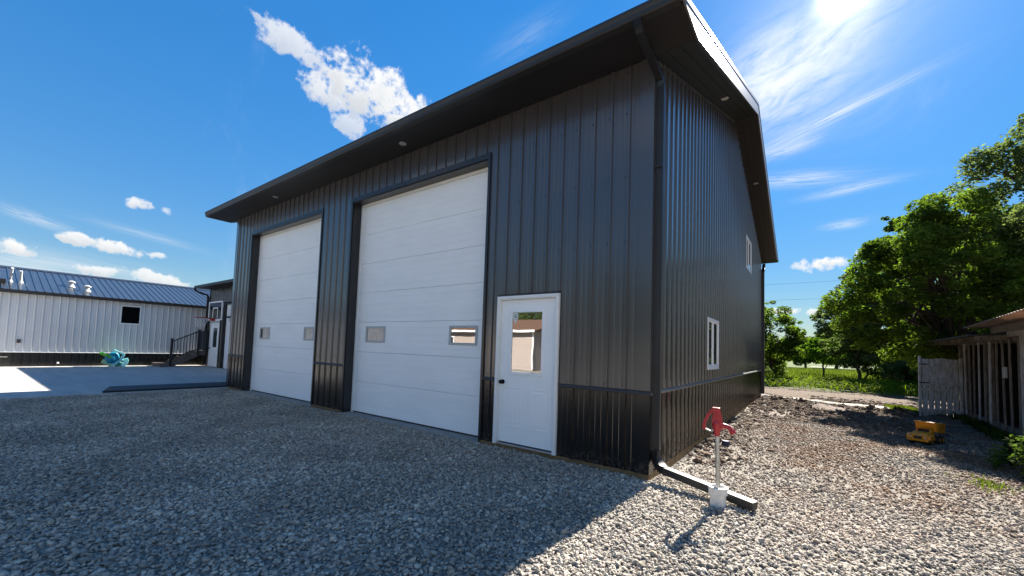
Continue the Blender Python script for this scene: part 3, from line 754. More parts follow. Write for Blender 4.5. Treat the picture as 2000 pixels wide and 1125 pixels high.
# overhead doors
def overhead(x0, x1):
    d = MB()
    y = .195
    # white stop moulding round the door
    d.box(x0+.018, x0+.062, y-.018, y+.02, .0, OH-.018); d.box(x1-.062, x1-.018, y-.018, y+.02, .0, OH-.018); d.box(x0+.062, x1-.062, y-.018, y+.02, OH-.07, OH-.018)
    root = d.build('overhead_door', trimwhite, barn)
    z = .022; zt = OH-.07; n = 7; h = (zt-z)/n
    wa, wb = x0+.062, x1-.062
    proto = {}
    for i in range(n):
        hole = (i == 2)
        prof = [(.004, 0.0)]
        def prof_list(z0, z1):
            pts = [(z0, .007), (z0+.008, 0)]
            m = 5
            for k in range(1, m):
                zz = z0+(z1-z0)*k/m; pts += [(zz-.007, 0), (zz-.003, .0034), (zz+.003, .0034), (zz+.007, 0)]
            pts += [(z1-.008, 0), (z1-.003, .007), (z1, .007)]
            return pts
        key = hole
        if key in proto:
            o = dup(proto[key], root, (0, 0, i*h)); continue
        s = MB(); pr = prof_list(0.0, h-.003)
        def strip(xa, xb, pts, close=True):
            vs = []
            for zz, dd in pts: vs += [(xa, y+dd, zz), (xb, y+dd, zz)]
            k = len(pts)
            fs = [(2*j, 2*j+1, 2*j+3, 2*j+2) for j in range(k-1)]
            vs += [(xa, y+.045, pts[0][0]), (xb, y+.045, pts[0][0]), (xa, y+.045, pts[-1][0]), (xb, y+.045, pts[-1][0])]
            fs += [(0, 2*k, 2*k+1, 1), (2*k-2, 2*k-1, 2*k+3, 2*k+2), (2*k, 2*k+2, 2*k+3, 2*k+1)]
            s.add(vs, fs)
        if not hole: strip(wa, wb, pr)
        else:
            zc = 1.597-(z+i*h)
            ws = WINX[(x0, x1)]; za, zb = zc-.150, zc+.150
            low = [p for p in pr if p[0] < za]+[(za, 0)]; hi = [(zb, 0)]+[p for p in pr if p[0] > zb]
            strip(wa, wb, low); strip(wa, wb, hi)
            mid = [(za, 0)]+[p for p in pr if za < p[0] < zb]+[(zb, 0)]
            ed = [wa]+[e for q in ws for e in (q[0]+.02, q[1]-.02)]+[wb]
            for j in range(0, len(ed), 2): strip(ed[j], ed[j+1], mid)
            for q0, q1 in ws:
                fr = MB(); fw = .045
                for (a, b_, c, e) in ((q0, q0+fw, za-.012, zb+.012), (q1-fw, q1, za-.012, zb+.012), (q0+fw, q1-fw, za-.012, za+.028), (q0+fw, q1-fw, zb-.028, zb+.012)):
                    fr.box(a, b_, y-.014, y+.01, c, e)
                f = fr.build('window_frame', framegrey, root, bevel=.004, loc=(0, 0, z+i*h))
                g_ = MB().box(q0+fw-.005, q1-fw+.005, y-.002, y+.006, za+.02, zb-.02).build('window_pane', glass_od, root, loc=(0, 0, z+i*h))
        o = s.build('door_section', doorwhite, root, fix=True, loc=(0, 0, i*h+z) if hole else (0, 0, i*h))
        if not hole:
            for v in o.data.vertices: v.co.z += z
            proto[key] = o
    MB().box(wa, wb, y+.004, y+.04, .004, .026).build('bottom_seal', rubber, root)
    return root
WINX = {(b_l, b_r): [(-5.775, -5.145), (-3.41, -2.78)], (l_l, l_r): [(-10.66, -10.07), (-8.27, -7.82)]}
overhead(b_l, b_r); overhead(l_l, l_r)
# concrete aprons under the doors
for x0, x1 in ((b_l, b_r), (l_l, l_r)):
    MB().box(x0-.03, x1+.03, -.055, .26, -.12, 0.0).build('door_apron', slabedge, barn, bevel=.006)
# lift handle on the left door
MB().box(l_r-.10, l_r-.04, .16, .18, 1.40, 1.46).build('door_latch', bronze, barn)

# entry door
def entry():
    x0, x1, zt = wd_l, wd_r, 2.165
    fr = MB(); bw = .052
    for (a, b_, c, e) in ((x0, x0+bw, .035, zt), (x1-bw, x1, .035, zt), (x0+bw, x1-bw, zt-bw, zt)):
        fr.box(a, b_, -.038, .10, c, e)
    fr.box(x0+.012, x0+bw-.012, -.044, -.038, .04, zt-.012).box(x1-bw+.012, x1-.012, -.044, -.038, .04, zt-.012).box(x0+.012, x1-.012, -.0445, -.038, zt-bw+.012, zt-.012)
    root = fr.build('entry_door', trimwhite, barn, bevel=.003)
    sx0, sx1 = x0+bw+.003, x1-bw-.003; sz0, sz1 = .075, zt-bw-.003; y = .012
    gx0, gx1, gz0, gz1 = -1.965, -1.462, 1.075, 1.925
    s = MB()
    s.box(sx0, gx0, y, y+.044, sz0, sz1).box(gx1, sx1, y, y+.044, sz0, sz1).box(gx0, gx1, y, y+.044, gz1, sz1).box(gx0, gx1, y, y+.044, sz0, gz0)
    s.build('door_slab', doorwhite, root)
    mo = MB(); mw = .036
    for (a, b_, c, e) in ((gx0-mw, gx0, gz0-mw, gz1+mw), (gx1, gx1+mw, gz0-mw, gz1+mw), (gx0, gx1, gz0-mw, gz0), (gx0, gx1, gz1, gz1+mw)):
        mo.box(a, b_, y-.012, y+.002, c, e)
    mo.build('glass_moulding', doorwhite, root, bevel=.005)
    MB().box(gx0, gx1, y+.002, y+.012, gz0, gz1).build('door_glass', glass_door, root)
    MB().box(gx0, gx1, y+.020, y+.030, gz0, gz1).build('glass_back', darkint, root)
    # embossed panels
    for a, b_ in ((-2.085, -1.775), (-1.625, -1.315)):
        for (c, e) in ((.30, .86),):
            p = MB(); t = .018
            p.box(a, b_, y-.006, y+.002, c, c+t).box(a, b_, y-.006, y+.002, e-t, e).box(a, a+t, y-.006, y+.002, c+t, e-t).box(b_-t, b_, y-.006, y+.002, c+t, e-t)
            p.box(a+.05, b_-.05, y-.005, y+.002, c+.05, e-.05)
            p.build('embossed_panel', doorwhite, root, bevel=.005)
    kb = MB()
    def ylathe(c, prof, n=14):
        vs = []; fs = []
        for r, o in prof: vs += [(c[0]+r*cos(2*pi*j/n), c[1]-o, c[2]+r*sin(2*pi*j/n)) for j in range(n)]
        for i in range(len(prof)-1):
            for j in range(n): fs.append((i*n+j, i*n+(j+1)%n, (i+1)*n+(j+1)%n, (i+1)*n+j))
        fs.append(tuple((len(prof)-1)*n+j for j in range(n)))
        kb.add(vs, fs)
    ylathe((-2.105, y, .925), [(.034, 0), (.034, .006), (.013, .012), (.012, .034), (.026, .042), (.031, .055), (.026, .068), (.010, .074)])
    kb.build('door_knob', bronze, root, smooth=True)
    for hz in (.33, 1.12, 1.88):
        MB().tube([(sx1+.004, y-.006, hz-.05), (sx1+.004, y-.006, hz+.05)], .008, 8).build('hinge', bronze, root)
    MB().box(x0+bw, x1-bw, -.03, .09, .036, .058).build('door_sill', alu, root, bevel=.003)
    # maker's shield sticker in the corner of the glass
    cx, cz = -1.915, 1.865
    MB().prism([(cx-.045, y+.0015, cz+.05), (cx+.045, y+.0015, cz+.05), (cx+.045, y+.0015, cz-.01), (cx, y+.0015, cz-.105), (cx-.045, y+.0015, cz-.01)], (0, -.001, 0)).build('glass_sticker', sticker, root)
    k = MB()
    for r_, (za, wdt) in enumerate(((.028, .03), (.008, .034), (-.012, .024), (-.036, .012))): k.box(cx-wdt, cx+wdt, y-.0006, y+.0002, cz+za-.004, cz+za+.005)
    k.build('sticker_print', stickink, root)
entry()
# gable windows
def slider(y0, y1, z0, z1):
    f = MB(); fw = .055
    for (a, b_, c, e) in ((y0, y0+fw, z0, z1), (y1-fw, y1, z0, z1), (y0+fw, y1-fw, z0, z0+fw), (y0+fw, y1-fw, z1-fw, z1)):
        f.box(-.03, .030, a, b_, c, e)
    f.box(-.02, .022, (y0+y1)/2-.022, (y0+y1)/2+.022, z0+fw, z1-fw)
    f.box(-.01, .036, y0-.01, y1+.01, z0-.018, z0)
    r_ = f.build('window', trimwhite, barn, bevel=.004)
    ym = (y0+y1)/2
    for a, b_, o in ((y0+fw, ym-.022, .004), (ym+.022, y1-fw, .010)):
        MB().box(o-.006, o, a, b_, z0+fw, z1-fw).build('window_pane', glass_win, r_)
        s = MB(); t = .022
        s.box(o-.004, o+.010, a, a+t, z0+fw, z1-fw).box(o-.004, o+.010, b_-t, b_, z0+fw, z1-fw).box(o-.004, o+.010, a+t, b_-t, z0+fw, z0+fw+t).box(o-.004, o+.010, a+t, b_-t, z1-fw-t, z1-fw)
        s.build('sash', trimwhite, r_)
for a, b_, c, e in wins: slider(a, b_, c, e)

# roof
OE, OR_ = 0.52, 0.455      # eave and rake overhang
def roof():
    rt = MB()
    ztop = lambda y: 5.11+SLOPE*(y+.60 if y < RIDGE_Y else DP+.60-y)-.05
    y0, y1 = -.60, DP+.60
    th = .10
    poly = [(WL-OR_, y0, ztop(y0)), (WL-OR_, RIDGE_Y, ztop(RIDGE_Y)), (WL-OR_, y1, ztop(y1)), (WL-OR_, y1, ztop(y1)-th), (WL-OR_, RIDGE_Y, ztop(RIDGE_Y)-th), (WL-OR_, y0, ztop(y0)-th)]
    for s_ in (0, 1):
        a = (y0, RIDGE_Y) if s_ == 0 else (RIDGE_Y, y1)
        rt.prism([(WL-OR_+.02, a[0], ztop(a[0])-th), (WL-OR_+.02, a[1], ztop(a[1])-th), (WL-OR_+.02, a[1], ztop(a[1])-.004), (WL-OR_+.02, a[0], ztop(a[0])-.004)], (-WL+2*OR_-.04, 0, 0))
    root = rt.build('roof', trimblack, barn)
    # steel roof panels, ribs run down the slope
    def panel(side):
        b = MB(); pr = rib_profile(0, 0, 4*PITCH)
        ya, yb = (y0-.03, RIDGE_Y) if side == 0 else (RIDGE_Y, y1+.03)
        vs = []
        zf = lambda y: 5.06+SLOPE*(y+.60 if side == 0 else DP+.60-y)+.003
        for u, o in pr: vs += [(u, ya, zf(ya)+o), (u, yb, zf(yb)+o)]
        b.add(vs, [(2*i, 2*i+1, 2*i+3, 2*i+2) for i in range(len(pr)-1)])
        return b.build('roof_panel', roofblue, root, fix=False)
    for side in (0, 1):
        p = panel(side); x = WL-OR_; first = True
        while x < OR_-.4:
            (p if first else dup(p, root)).location = (x, 0, 0); first = False; x += 4*PITCH
    MB().prism([(WL-OR_-.02, RIDGE_Y-.18, ztop(RIDGE_Y)-.03), (WL-OR_-.02, RIDGE_Y, ztop(RIDGE_Y)+.045), (WL-OR_-.02, RIDGE_Y+.18, ztop(RIDGE_Y)-.03), (WL-OR_-.02, RIDGE_Y, ztop(RIDGE_Y)+.015)], (-WL+2*OR_+.04, 0, 0)).build('ridge_cap', roofblue, root)
    # eave soffits (level) front and back
    for ya, yb in ((-.60, .0), (DP, DP+.60)):
        MB().box(WL-OR_, OR_, ya, yb, HT-.0, HT+.018).build('soffit', soffitm, barn)
    # rake soffits and rake boards
    for x0, x1 in ((.0, OR_), (WL-OR_, WL)):
        s = MB()
        for ya, yb in ((.0, RIDGE_Y), (RIDGE_Y, DP)):
            za, zb = gable_z(ya), gable_z(yb)
            # three boards with a narrow groove between, along the slope
            n = 3; wd = (x1-x0)/n
            for k in range(n):
                s.prism([(x0+k*wd+.003, ya, za-.010), (x0+k*wd+.003, yb, zb-.010), (x0+k*wd+.003, yb, zb+.006), (x0+k*wd+.003, ya, za+.006)], (wd-.006, 0, 0))
            s.prism([(x0, ya, za+.006), (x0, yb, zb+.006), (x0, yb, zb+.02), (x0, ya, za+.02)], (x1-x0, 0, 0))
        s.build('rake_soffit', soffitm, barn)
    for x in (OR_, WL-OR_-.03):
        s = MB()
        for ya, yb in ((-.62, .06), (.06, RIDGE_Y), (RIDGE_Y, DP-.06), (DP-.06, DP+.62)):
            g_ = lambda y: 4.968+SLOPE*(y if y < RIDGE_Y else DP-y)
            lo_ = lambda y: max(g_(y)-.025, HT-.012)
            s.prism([(x, ya, lo_(ya)), (x, yb, lo_(yb)), (x, yb, g_(yb)+.22), (x, ya, g_(ya)+.22)], (.03, 0, 0))
        s.build('rake_board', trimblack, barn)
        s = MB(); xo = x+.03 if x > 0 else x
        f = lambda y: 4.968+SLOPE*(y if y <= RIDGE_Y else DP-y)+.218
        lw = lambda y: max(f(y)-.242, HT-.014)
        for ya, yb in ((-.66, -.012), (-.012, RIDGE_Y), (RIDGE_Y, DP+.012), (DP+.012, DP+.66)):
            s.prism([(x-.03, ya, f(ya)), (x-.03, yb, f(yb)), (x-.03, yb, f(yb)+.06), (x-.03, ya, f(ya)+.06)], (.085, 0, 0))
            s.prism([(x+.0305, ya, lw(ya)), (x+.0305, yb, lw(yb)), (x+.0305, yb, f(yb)), (x+.0305, ya, f(ya))], (.018 if x > 0 else -.09, 0, 0))
        s.build('rake_trim', raketrim, barn)
    # fascia and gutters
    for y, sg in ((-.60, -1), (DP+.60, 1)):
        MB().box(WL-OR_, OR_, y, y-sg*.02, HT+.018, HT+.16).build('fascia', trimblack, barn)
        pr = [(0, .0), (.085, .0), (.100, .015), (.100, .05), (.115, .085), (.115, .118), (.107, .118), (.107, .088), (.092, .052), (.092, .02), (.08, .008), (.008, .008), (.008, .13), (0, .13)]
        b = MB().prism([(WL-OR_-.01, y+sg*(o+.001), HT-.01+z) for o, z in pr], (-WL+2*OR_+.02, 0, 0))
        b.build('gutter', guttermat, barn)
roof()
# recessed lights in the soffits
def soffit_light(x, y, z, slope=0.0):
    b = MB(); b.lathe((x, y, z), [(.055, -.012), (.062, -.010), (.062, 0)], 18)
    o = b.build('soffit_light', framegrey, barn)
    MB().lathe((x, y, z), [(.046, -.0125), (.046, -.0122)], 18).build('lens', lampm, o)
    return o
for x, y in ((-9.10, -.30), (-4.26, -.30)): soffit_light(x, y, HT-.001)
for y in (3.43, 8.6): soffit_light(.23, y, gable_z(y)-.012)
# downspout on the side wall by the front corner
def downspout():
    W_, H_ = .056, .072
    a = MB()
    # elbow out of the gutter, slanting back to the wall
    path = [(.045, -.655, 4.94), (.045, -.655, 4.87), (.046, -.62, 4.83), (.05, -.55, 4.81), (.064, -.02, 4.70), (.066, .055, 4.67), (.066, .075, 4.60)]
    a.tube(path, 1.0, rect=(W_, H_), ref=(1, 0, 0)); 
    top = a.build('downspout', trimblack, barn)
    r = MB()
    for t in range(6):
        f = t/5; z = 4.925-f*.08; y = -.655+ .03*f*f
        r.box(.004, .086, y-.056, y+.056, z-.005, z+.003)
    tag(r.build('elbow_crimps', guttermat, top), kind='stuff')
    v = MB().tube([(.066, .075, 4.62), (.066, .075, .30)], 1.0, rect=(W_, .09), ref=(1, 0, 0))
    for y in (.045, .105): v.box(.1035, .1065, y-.004, y+.004, .3, 4.6)
    v.build('pipe', guttermat, top)
    for z in (3.6, 1.2):
        MB().box(.02, .108, .024, .126, z, z+.035).build('strap', guttermat, top)
    # bottom elbow and the ground leg lying on the gravel
    e = MB(); n = 9; pts = [(.066, .075, .33)]
    for k in range(n):
        t = k/(n-1)*radians(84); R = .14
        d = Vector((.93, -.33, 0)).normalized()
        pts.append(tuple(Vector((.066, .075, .25))+d*(R*(1-cos(t)))+Vector((0, 0, -R*sin(t)))))
    e.tube(pts, 1.0, rect=(.09, W_), ref=(-.36, -.93, 0))
    e.build('elbow', guttermat, top)
    c = MB()
    for k in range(2, n):
        p = Vector(pts[k]); q = Vector(pts[k+1]) if k+1 < len(pts) else p+(p-Vector(pts[k-1]))
        d = (q-p).normalized(); c.bar(p-d*.004, p+d*.004, .104, .088, up=d.cross(Vector((-.36, -.93, 0))))
    tag(c.build('elbow_crimps', guttermat, top), kind='stuff')
    p0 = Vector(pts[-1]); p1 = Vector((1.075, -.285, .035))
    ext = MB().bar(p0, p1, .095, .075)
    g2 = ext.build('ground_leg', guttermat, top, bevel=.004)
    return top
downspout()
# rear downspout
MB().tube([(.05, DP+.62, 4.9), (.05, DP+.55, 4.75), (.06, DP+.08, 4.5), (.06, DP+.08, .1)], 1, rect=(.08, .1), ref=(1, 0, 0)).build('downspout', guttermat, barn)
base(barn, (WL/2, DP/2, 0))

# ------------------------------------------------------------------ concrete drive on the left
def drive():
    root = MB().box(-24.0, -11.98, -16, 2.78, -.30, -.035).build('driveway', slabedge); tag(root, kind='structure')
    xs_ = [-24.0, -20.0, -16.0, -11.96]; ys_ = [-16, -12.6, -9.2, -5.8, -2.3, 0.3, 2.775]
    for i in range(3):
        for j in range(6):
            MB().box(xs_[i]+.004, xs_[i+1]-.004, ys_[j]+.004, ys_[j+1]-.004, -.04, .012).build('slab', concrete, root, bevel=.006)
drive()
# flat black drain mat beside the garage corner
t = MB().prism([(-13.28, -2.30, .014), (-12.10, -2.62, .014), (-12.13, .06, .014), (-13.30, .36, .014)], (0, 0, .045)).build('rubber_mat', rubber, bevel=.008)
tag(t, 'long flat black strip lying on the concrete at the left corner of the tall garage', 'mat')

# ------------------------------------------------------------------ low white house on the left
def house():
    H = thing('low_house', 'low white ribbed steel house with dark standing seam roof and black skirting', 'house')
    X = -24.0; Y0, Y1 = -15.0, 6.5
    fn = lambda u, o, z: (X+o, u, z)
    core = MB().box(X-8, X-.001, Y0, Y1, -.2, 3.05).build('wall', sidingwhite, H)
    win = (-.325, .31, 1.975, 2.745)
    clad(Y0, Y1, .615, 3.03, fn, .02, sidingwhite, core, openings=[win])
    clad(Y0, Y1, .0, .58, fn, .02, blacksteel, core, 'skirting_panel')
    MB().prism([(X, Y0, .580), (X+.035, Y0, .580), (X+.032, Y0, .600), (X, Y0, .616)], (0, Y1-Y0, 0)).build('ledge_trim', sidingwhite, core)
    f = MB(); a, b_, c, d = win; t = .05
    for q in ((a-t, a, c-t, d+t), (b_, b_+t, c-t, d+t), (a, b_, c-t, c), (a, b_, d, d+t)): f.box(X-.01, X+.035, *q)
    wf = f.build('window', trimwhite, H)
    MB().box(X-.004, X+.006, a, b_, c, d).build('window_pane', glass_dark, wf)
    # eave, gutter, roof
    MB().box(X, X+.12, Y0-.3, Y1+.3, 2.98, 3.0).build('soffit', soffitm, H)
    MB().box(X+.12, X+.20, Y0-.3, Y1+.3, 2.94, 3.075).build('gutter', trimblack, H)
    R = MB().prism([(X+.14, Y0-.3, 3.06), (-28, Y0-.3, 4.33), (X-8.14, Y0-.3, 3.06), (X-8.14, Y0-.3, 2.99), (X+.14, Y0-.3, 2.99)], (0, Y1-Y0+.6, 0)).build('roof', trimblack, H)
    sl = (4.33-3.06)/(4.34)
    def panel(sgn):
        b = MB(); pr = rib_profile(0, 0, 4*PITCH, H=.026); vs = []
        x0, x1 = (X+.16, -28.0) if sgn > 0 else (X-8.16, -28.0)
        for u, o in pr:
            vs += [(x0, u, 3.068+o), (x1, u, 4.345+o)]
        b.add(vs, [(2*i, 2*i+1, 2*i+3, 2*i+2) for i in range(len(pr)-1)])
        return b.build('roof_panel', roofblue, R, fix=False)
    for sgn in (1, -1):
        p = panel(sgn); y = Y0-.3; first = True
        while y < Y1-.3:
            (p if first else dup(p, R)).location = (0, y, 0); first = False; y += 4*PITCH
    MB().prism([(-28.2, Y0-.3, 4.31), (-28, Y0-.3, 4.40), (-27.8, Y0-.3, 4.31)], (0, Y1-Y0+.6, 0)).build('ridge_cap', roofblue, R)
    zr = lambda x: 3.07+(X+.16-x)*(4.345-3.068)/(X+.16+28)
    # two tall white flue pipes, two round vents, one flat vent
    for y, h, lean in ((-3.62, .50, .05), (-3.34, .42, -.04)):
        b = MB().tube([(-25.2, y, zr(-25.2)-.05), (-25.2, y+lean*.3, zr(-25.2)+h), (-25.15, y+lean*.5, zr(-25.2)+h+.06)], .045, 10)
        b.lathe((-25.2, y, zr(-25.2)), [(.10, -.03), (.065, .03), (.05, .08)], 12)
        b.build('flue_pipe', framegrey, R, smooth=True)
    for x, y in ((-25.3, -1.86), (-24.7, -1.42)):
        b = MB().lathe((x, y, zr(x)), [(.15, -.03), (.10, .05), (.075, .08), (.075, .17), (.13, .18), (.14, .22), (.06, .27)], 14)
        b.build('roof_vent', framegrey, R, smooth=True)
    MB().box(-25.1, -24.7, -4.1, -3.75, zr(-24.9)-.05, zr(-24.9)+.14).build('box_vent', trimblack, R, bevel=.02)
    b = MB().box(X, X+.05, -3.36, -3.25, .96, 1.10); b.build('outlet_cover', ledgem, H, bevel=.006)
    MB().lathe((X+.03, -2.19, .12), [(.03, 0), (.045, .02), (.03, .07)], 10).build('hose_bib', pvc, H)
    MB().tube([(X+.02, -4.6, .42), (X+.06, -4.2, .40), (X+.06, -3.55, .40)], .015, 8).build('conduit', galv, H)
    base(H, (X-4, -4, 0))
house()

# ------------------------------------------------------------------ lower wing between them
def wing():
    A = thing('garage_wing', 'lower charcoal wing with white entry door between house and tall garage', 'garage')
    Y = 2.78; X0, X1 = -23.0, WL-.02; zt = 3.87
    fn = lambda u, o, z: (u, Y-o, z)
    d0, d1 = -22.62, -21.42            # entry door rough opening
    g0, g1, gz = -20.98, -16.4, 3.05      # overhead door opening
    w = MB()
    for a, b_, c, d in ((X0, d0, -.2, zt), (d0, d1, 2.2, zt), (d1, g0, -.2, zt), (g0, g1, gz, zt), (g1, X1, -.2, zt)): w.box(a, b_, Y+.001, Y+.25, c, d)
    w.box(X0, X0+.2, Y+.25, Y+7, -.2, zt)
    wall = w.build('wall', trimblack, A)
    ops = [(d0-.06, d1+.10, -1, 2.32), (g0-.12, g1+.1, -1, gz+.1)]
    clad(X0+.1, X1, .02, zt-.005, fn, .03, charcoal, wall, openings=ops)
    MB().box(X0-.02, X0+.10, Y-.03, Y-.001, .02, zt-.01).build('corner_trim', trimblack, A)
    t = MB(); t.box(g0-.12, g0, Y-.03, Y, .0, gz+.1).box(g0, g1, Y-.03, Y, gz, gz+.1).box(g1, g1+.1, Y-.03, Y, 0, gz+.1)
    t.box(g0-.001, g0+.02, Y-.002, Y+.12, 0, gz)
    t.box(d0-.06, d0, Y-.03, Y, 0, 2.32).box(d1, d1+.10, Y-.03, Y, 0, 2.32)
    t.build('opening_trim', trimblack, A)
    od = MB().box(g0+.02, g1, Y+.10, Y+.14, .01, gz).build('overhead_door', doorwhite, A)
    for i in range(5):
        MB().box(g0+.03, g1-.01, Y+.085, Y+.099, .02+i*.606, .02+i*.606+.598).build('door_section', doorwhite, od, bevel=.004)
    # entry door
    fr = MB().box(d0, d0+.07, Y-.03, Y+.08, .02, 2.2).box(d1-.07, d1, Y-.03, Y+.08, .02, 2.2).box(d0+.07, d1-.07, Y-.03, Y+.08, 2.13, 2.2).box(d0-.02, d1+.04, Y-.05, Y-.0, 2.24, 2.30)
    e = fr.build('entry_door', trimwhite, A)
    s = MB(); a, b_ = d0+.07, d1-.07; ga, gb = a+.28, b_-.28
    s.box(a, ga, Y+.01, Y+.05, .03, 2.13).box(gb, b_, Y+.01, Y+.05, .03, 2.13).box(ga, gb, Y+.01, Y+.05, .03, .98).box(ga, gb, Y+.01, Y+.05, 1.92, 2.13)
    s.build('door_slab', doorwhite, e)
    MB().box(ga, gb, Y+.015, Y+.03, .98, 1.92).build('door_glass', glass_win, e)
    MB().lathe((a+.07, Y-.05, .90), [(.02, 0), (.035, .02), (.035, .04), (.02, .06)], 10).build('door_knob', bronze, e)
    # roof: eave along the front
    r = MB(); yo = 2.18; zs = 3.87
    r.box(X0-.02, X1, yo, Y+.02, zs, zs+.02)
    so = r.build('soffit', soffitm, A)
    R = MB().prism([(X0-.02, yo-.02, zs+.02), (X0-.02, yo-.02, zs+.10), (X0-.02, 9.5, zs+.10+2.0), (X0-.02, 9.6, zs+.02)], (X1-X0+.02, 0, 0)).build('roof', trimblack, A)
    b = MB(); pr = rib_profile(0, X0-.02, X1); vs = []
    for u, o in pr: vs += [(u, yo-.05, zs+.105+o), (u, 9.5, zs+.105+2.0+o)]
    b.add(vs, [(2*i, 2*i+2, 2*i+3, 2*i+1) for i in range(len(pr)-1)]); b.build('roof_sheet', roofblue, R, fix=False)
    MB().box(X0-.04, X1, yo-.10, yo-.02, zs-.01, zs+.105).build('gutter', guttermat, A)
    MB().tube([(X0-.04, yo-.06, zs+.05), (X0-.04, yo-.05, zs-.10), (X0-.06, yo+.15, zs-.20), (X0-.05, Y-.12, zs-.28), (X0-.05, Y-.08, zs-.4), (X0-.05, Y-.08, .1)], 1, rect=(.08, .10), ref=(1, 0, 0)).build('downspout', guttermat, A)
    # wall fixtures to the right of the entry door
    MB().box(-20.35, -20.15, Y-.03, Y-.0, 2.2, 2.4).build('wall_plate', pvc, A)
    base(A, (-17.5, 5, 0))
wing()

def hoop():
    Hh = thing('basketball_hoop', 'wall mounted basketball hoop with clear backboard, red rim and white net', 'basketball hoop')
    y = 2.0; x0, x1, z0, z1 = -20.5, -18.95, 2.22, 3.05; t = .05
    f = MB(); 
    for q in ((x0, x0+t, z0, z1), (x1-t, x1, z0, z1), (x0+t, x1-t, z0, z0+t), (x0+t, x1-t, z1-t, z1)): f.box(q[0], q[1], y-.02, y+.02, q[2], q[3])
    bf = f.build('backboard_frame', trimwhite, Hh)
    MB().box(x0+t, x1-t, y-.004, y+.004, z0+t, z1-t).build('backboard', glass_clear, Hh)
    xc = (x0+x1)/2; s = MB(); w = .30; 
    for q in ((xc-w, xc-w+.05, z0+.08, z0+.56), (xc+w-.05, xc+w, z0+.08, z0+.56), (xc-w+.05, xc+w-.05, z0+.51, z0+.56)): s.box(q[0], q[1], y-.009, y-.005, q[2], q[3])
    s.build('target_square', trimwhite, Hh)
    MB().box(xc-.12, xc+.12, y-.16, y-.02, 2.17, 2.30).build('rim_bracket', rimred, Hh, bevel=.01)
    r = MB(); n = 24; cy = y-.16-.235+.0; pts = [(xc+.235*cos(2*pi*k/n), cy+.235*sin(2*pi*k/n), 2.285) for k in range(n+1)]
    # the rim is drawn out towards the court on two struts
    cy2 = y-.50
    pts = [(xc+.235*cos(2*pi*k/n), cy2+.26*sin(2*pi*k/n), 2.29) for k in range(n+1)]
    r.tube(pts, .017, 6); r.tube([(xc-.1, y-.14, 2.25), (xc-.14, y-.30, 2.28)], .014, 6); r.tube([(xc+.1, y-.14, 2.25), (xc+.14, y-.30, 2.28)], .014, 6)
    r.build('rim', rimred, Hh, smooth=True)
    nt = MB()
    for k in range(12):
        for sg in (1, -1):
            pl = []
            for j in range(5):
                a = 2*pi*(k+sg*j*.5)/12; rr = .225-.025*j-(.01 if j == 3 else 0)
                pl.append((xc+rr*cos(a), cy2+rr*1.08*sin(a), 2.28-.10*j))
            nt.tube(pl, .007, 4)
    nt.build('net', netm, Hh)
    for z, zz in ((2.95, 3.12), (2.30, 2.45)):
        for x in (x0+.35, x1-.35):
            MB().bar((x, y+.02, z), (x+.0, 2.76, zz), .06, .06).build('arm', trimblack, Hh)
    MB().box(x0+.2, x1-.2, y+.02, y+.06, 2.3, 2.36).box(x0+.2, x1-.2, y+.02, y+.06, 2.9, 2.96).build('brace', trimblack, Hh)
    base(Hh, (xc, 2.7, 2.2))
hoop()

def steps():
    S = thing('deck_stairs', 'small wooden landing with stairs and black baluster railing against the white house', 'stairs')
    x0, x1 = -23.9, -22.75; zl = .77; y_l, y_b = 2.35, 1.10
    # landing boards
    n = 9
    for i in range(n):
        MB().box(x0+i*(x1-x0)/n+.003, x0+(i+1)*(x1-x0)/n-.003, y_l, 2.74, zl-.03, zl).build('deck_board', deckwood, S)
    MB().box(x0, x1, y_l+.0, y_l+.03, zl-.22, zl-.03).box(x1-.03, x1, y_l+.03, 2.74, zl-.22, zl-.03).build('rim_joist', deckwood, S)
    nst = 4
    for k in range(nst):
        z = zl-(k+1)*zl/(nst+1)+.0; y = y_l-k*.29
        MB().box(x0, x1+.02, y-.29, y-.01, z-.035, z).build('tread', deckwood, S)
        MB().box(x0+.02, x1, y-.03, y-.012, z, z+zl/(nst+1)-.035).build('riser', deckwood, S)
    for x in (x1-.001, x0):
        MB().prism([(x, y_l, zl-.02), (x, y_l-nst*.29-.02, .10), (x, y_l-nst*.29-.02, .0), (x, y_l-nst*.29+.16, .0), (x, y_l, zl-.28)], (.035, 0, 0)).build('stringer', deckwood, S)
    # wide bottom step turning away to the left
    MB().box(x0, x1+.25, y_l-nst*.29-.32, y_l-nst*.29-.03, .02, .16).build('tread', deckwood, S)
    # rail posts
    xp = x1+.0
    for y, za, zb in ((y_l, zl-.2, 1.80), (1.30, .0, 1.32), (2.70, zl-.2, 1.80)):
        MB().box(xp-.045, xp+.045, y-.045, y+.045, za, zb).box(xp-.055, xp+.055, y-.055, y+.055, zb, zb+.03).build('post', railblack, S)
    MB().bar((xp, y_l-.04, 1.72), (xp, 1.34, 1.22), .06, .045).build('hand_rail', railblack, S)
    MB().bar((xp, y_l-.04, .86), (xp, 1.34, .34), .045, .04).build('bottom_rail', railblack, S)
    for k in range(8):
        f = (k+.5)/8; y = y_l-.05+(1.34-y_l+.05)*f
        MB().box(xp-.012, xp+.012, y-.012, y+.012, .86-.52*f, 1.71-.50*f).build('baluster', railblack, S)
    MB().bar((xp, y_l+.04, 1.75), (xp, 2.66, 1.75), .06, .045).build('hand_rail', railblack, S)
    for k in range(3):
        y = y_l+.05+k*.105
        MB().box(xp-.006, xp+.006, y, y+.098, zl+.05, 1.72).build('privacy_board', mat('slate_board', (.05, .055, .065), .6, var=.15), S)
    base(S, (-23.3, 1.9, 0))
steps()

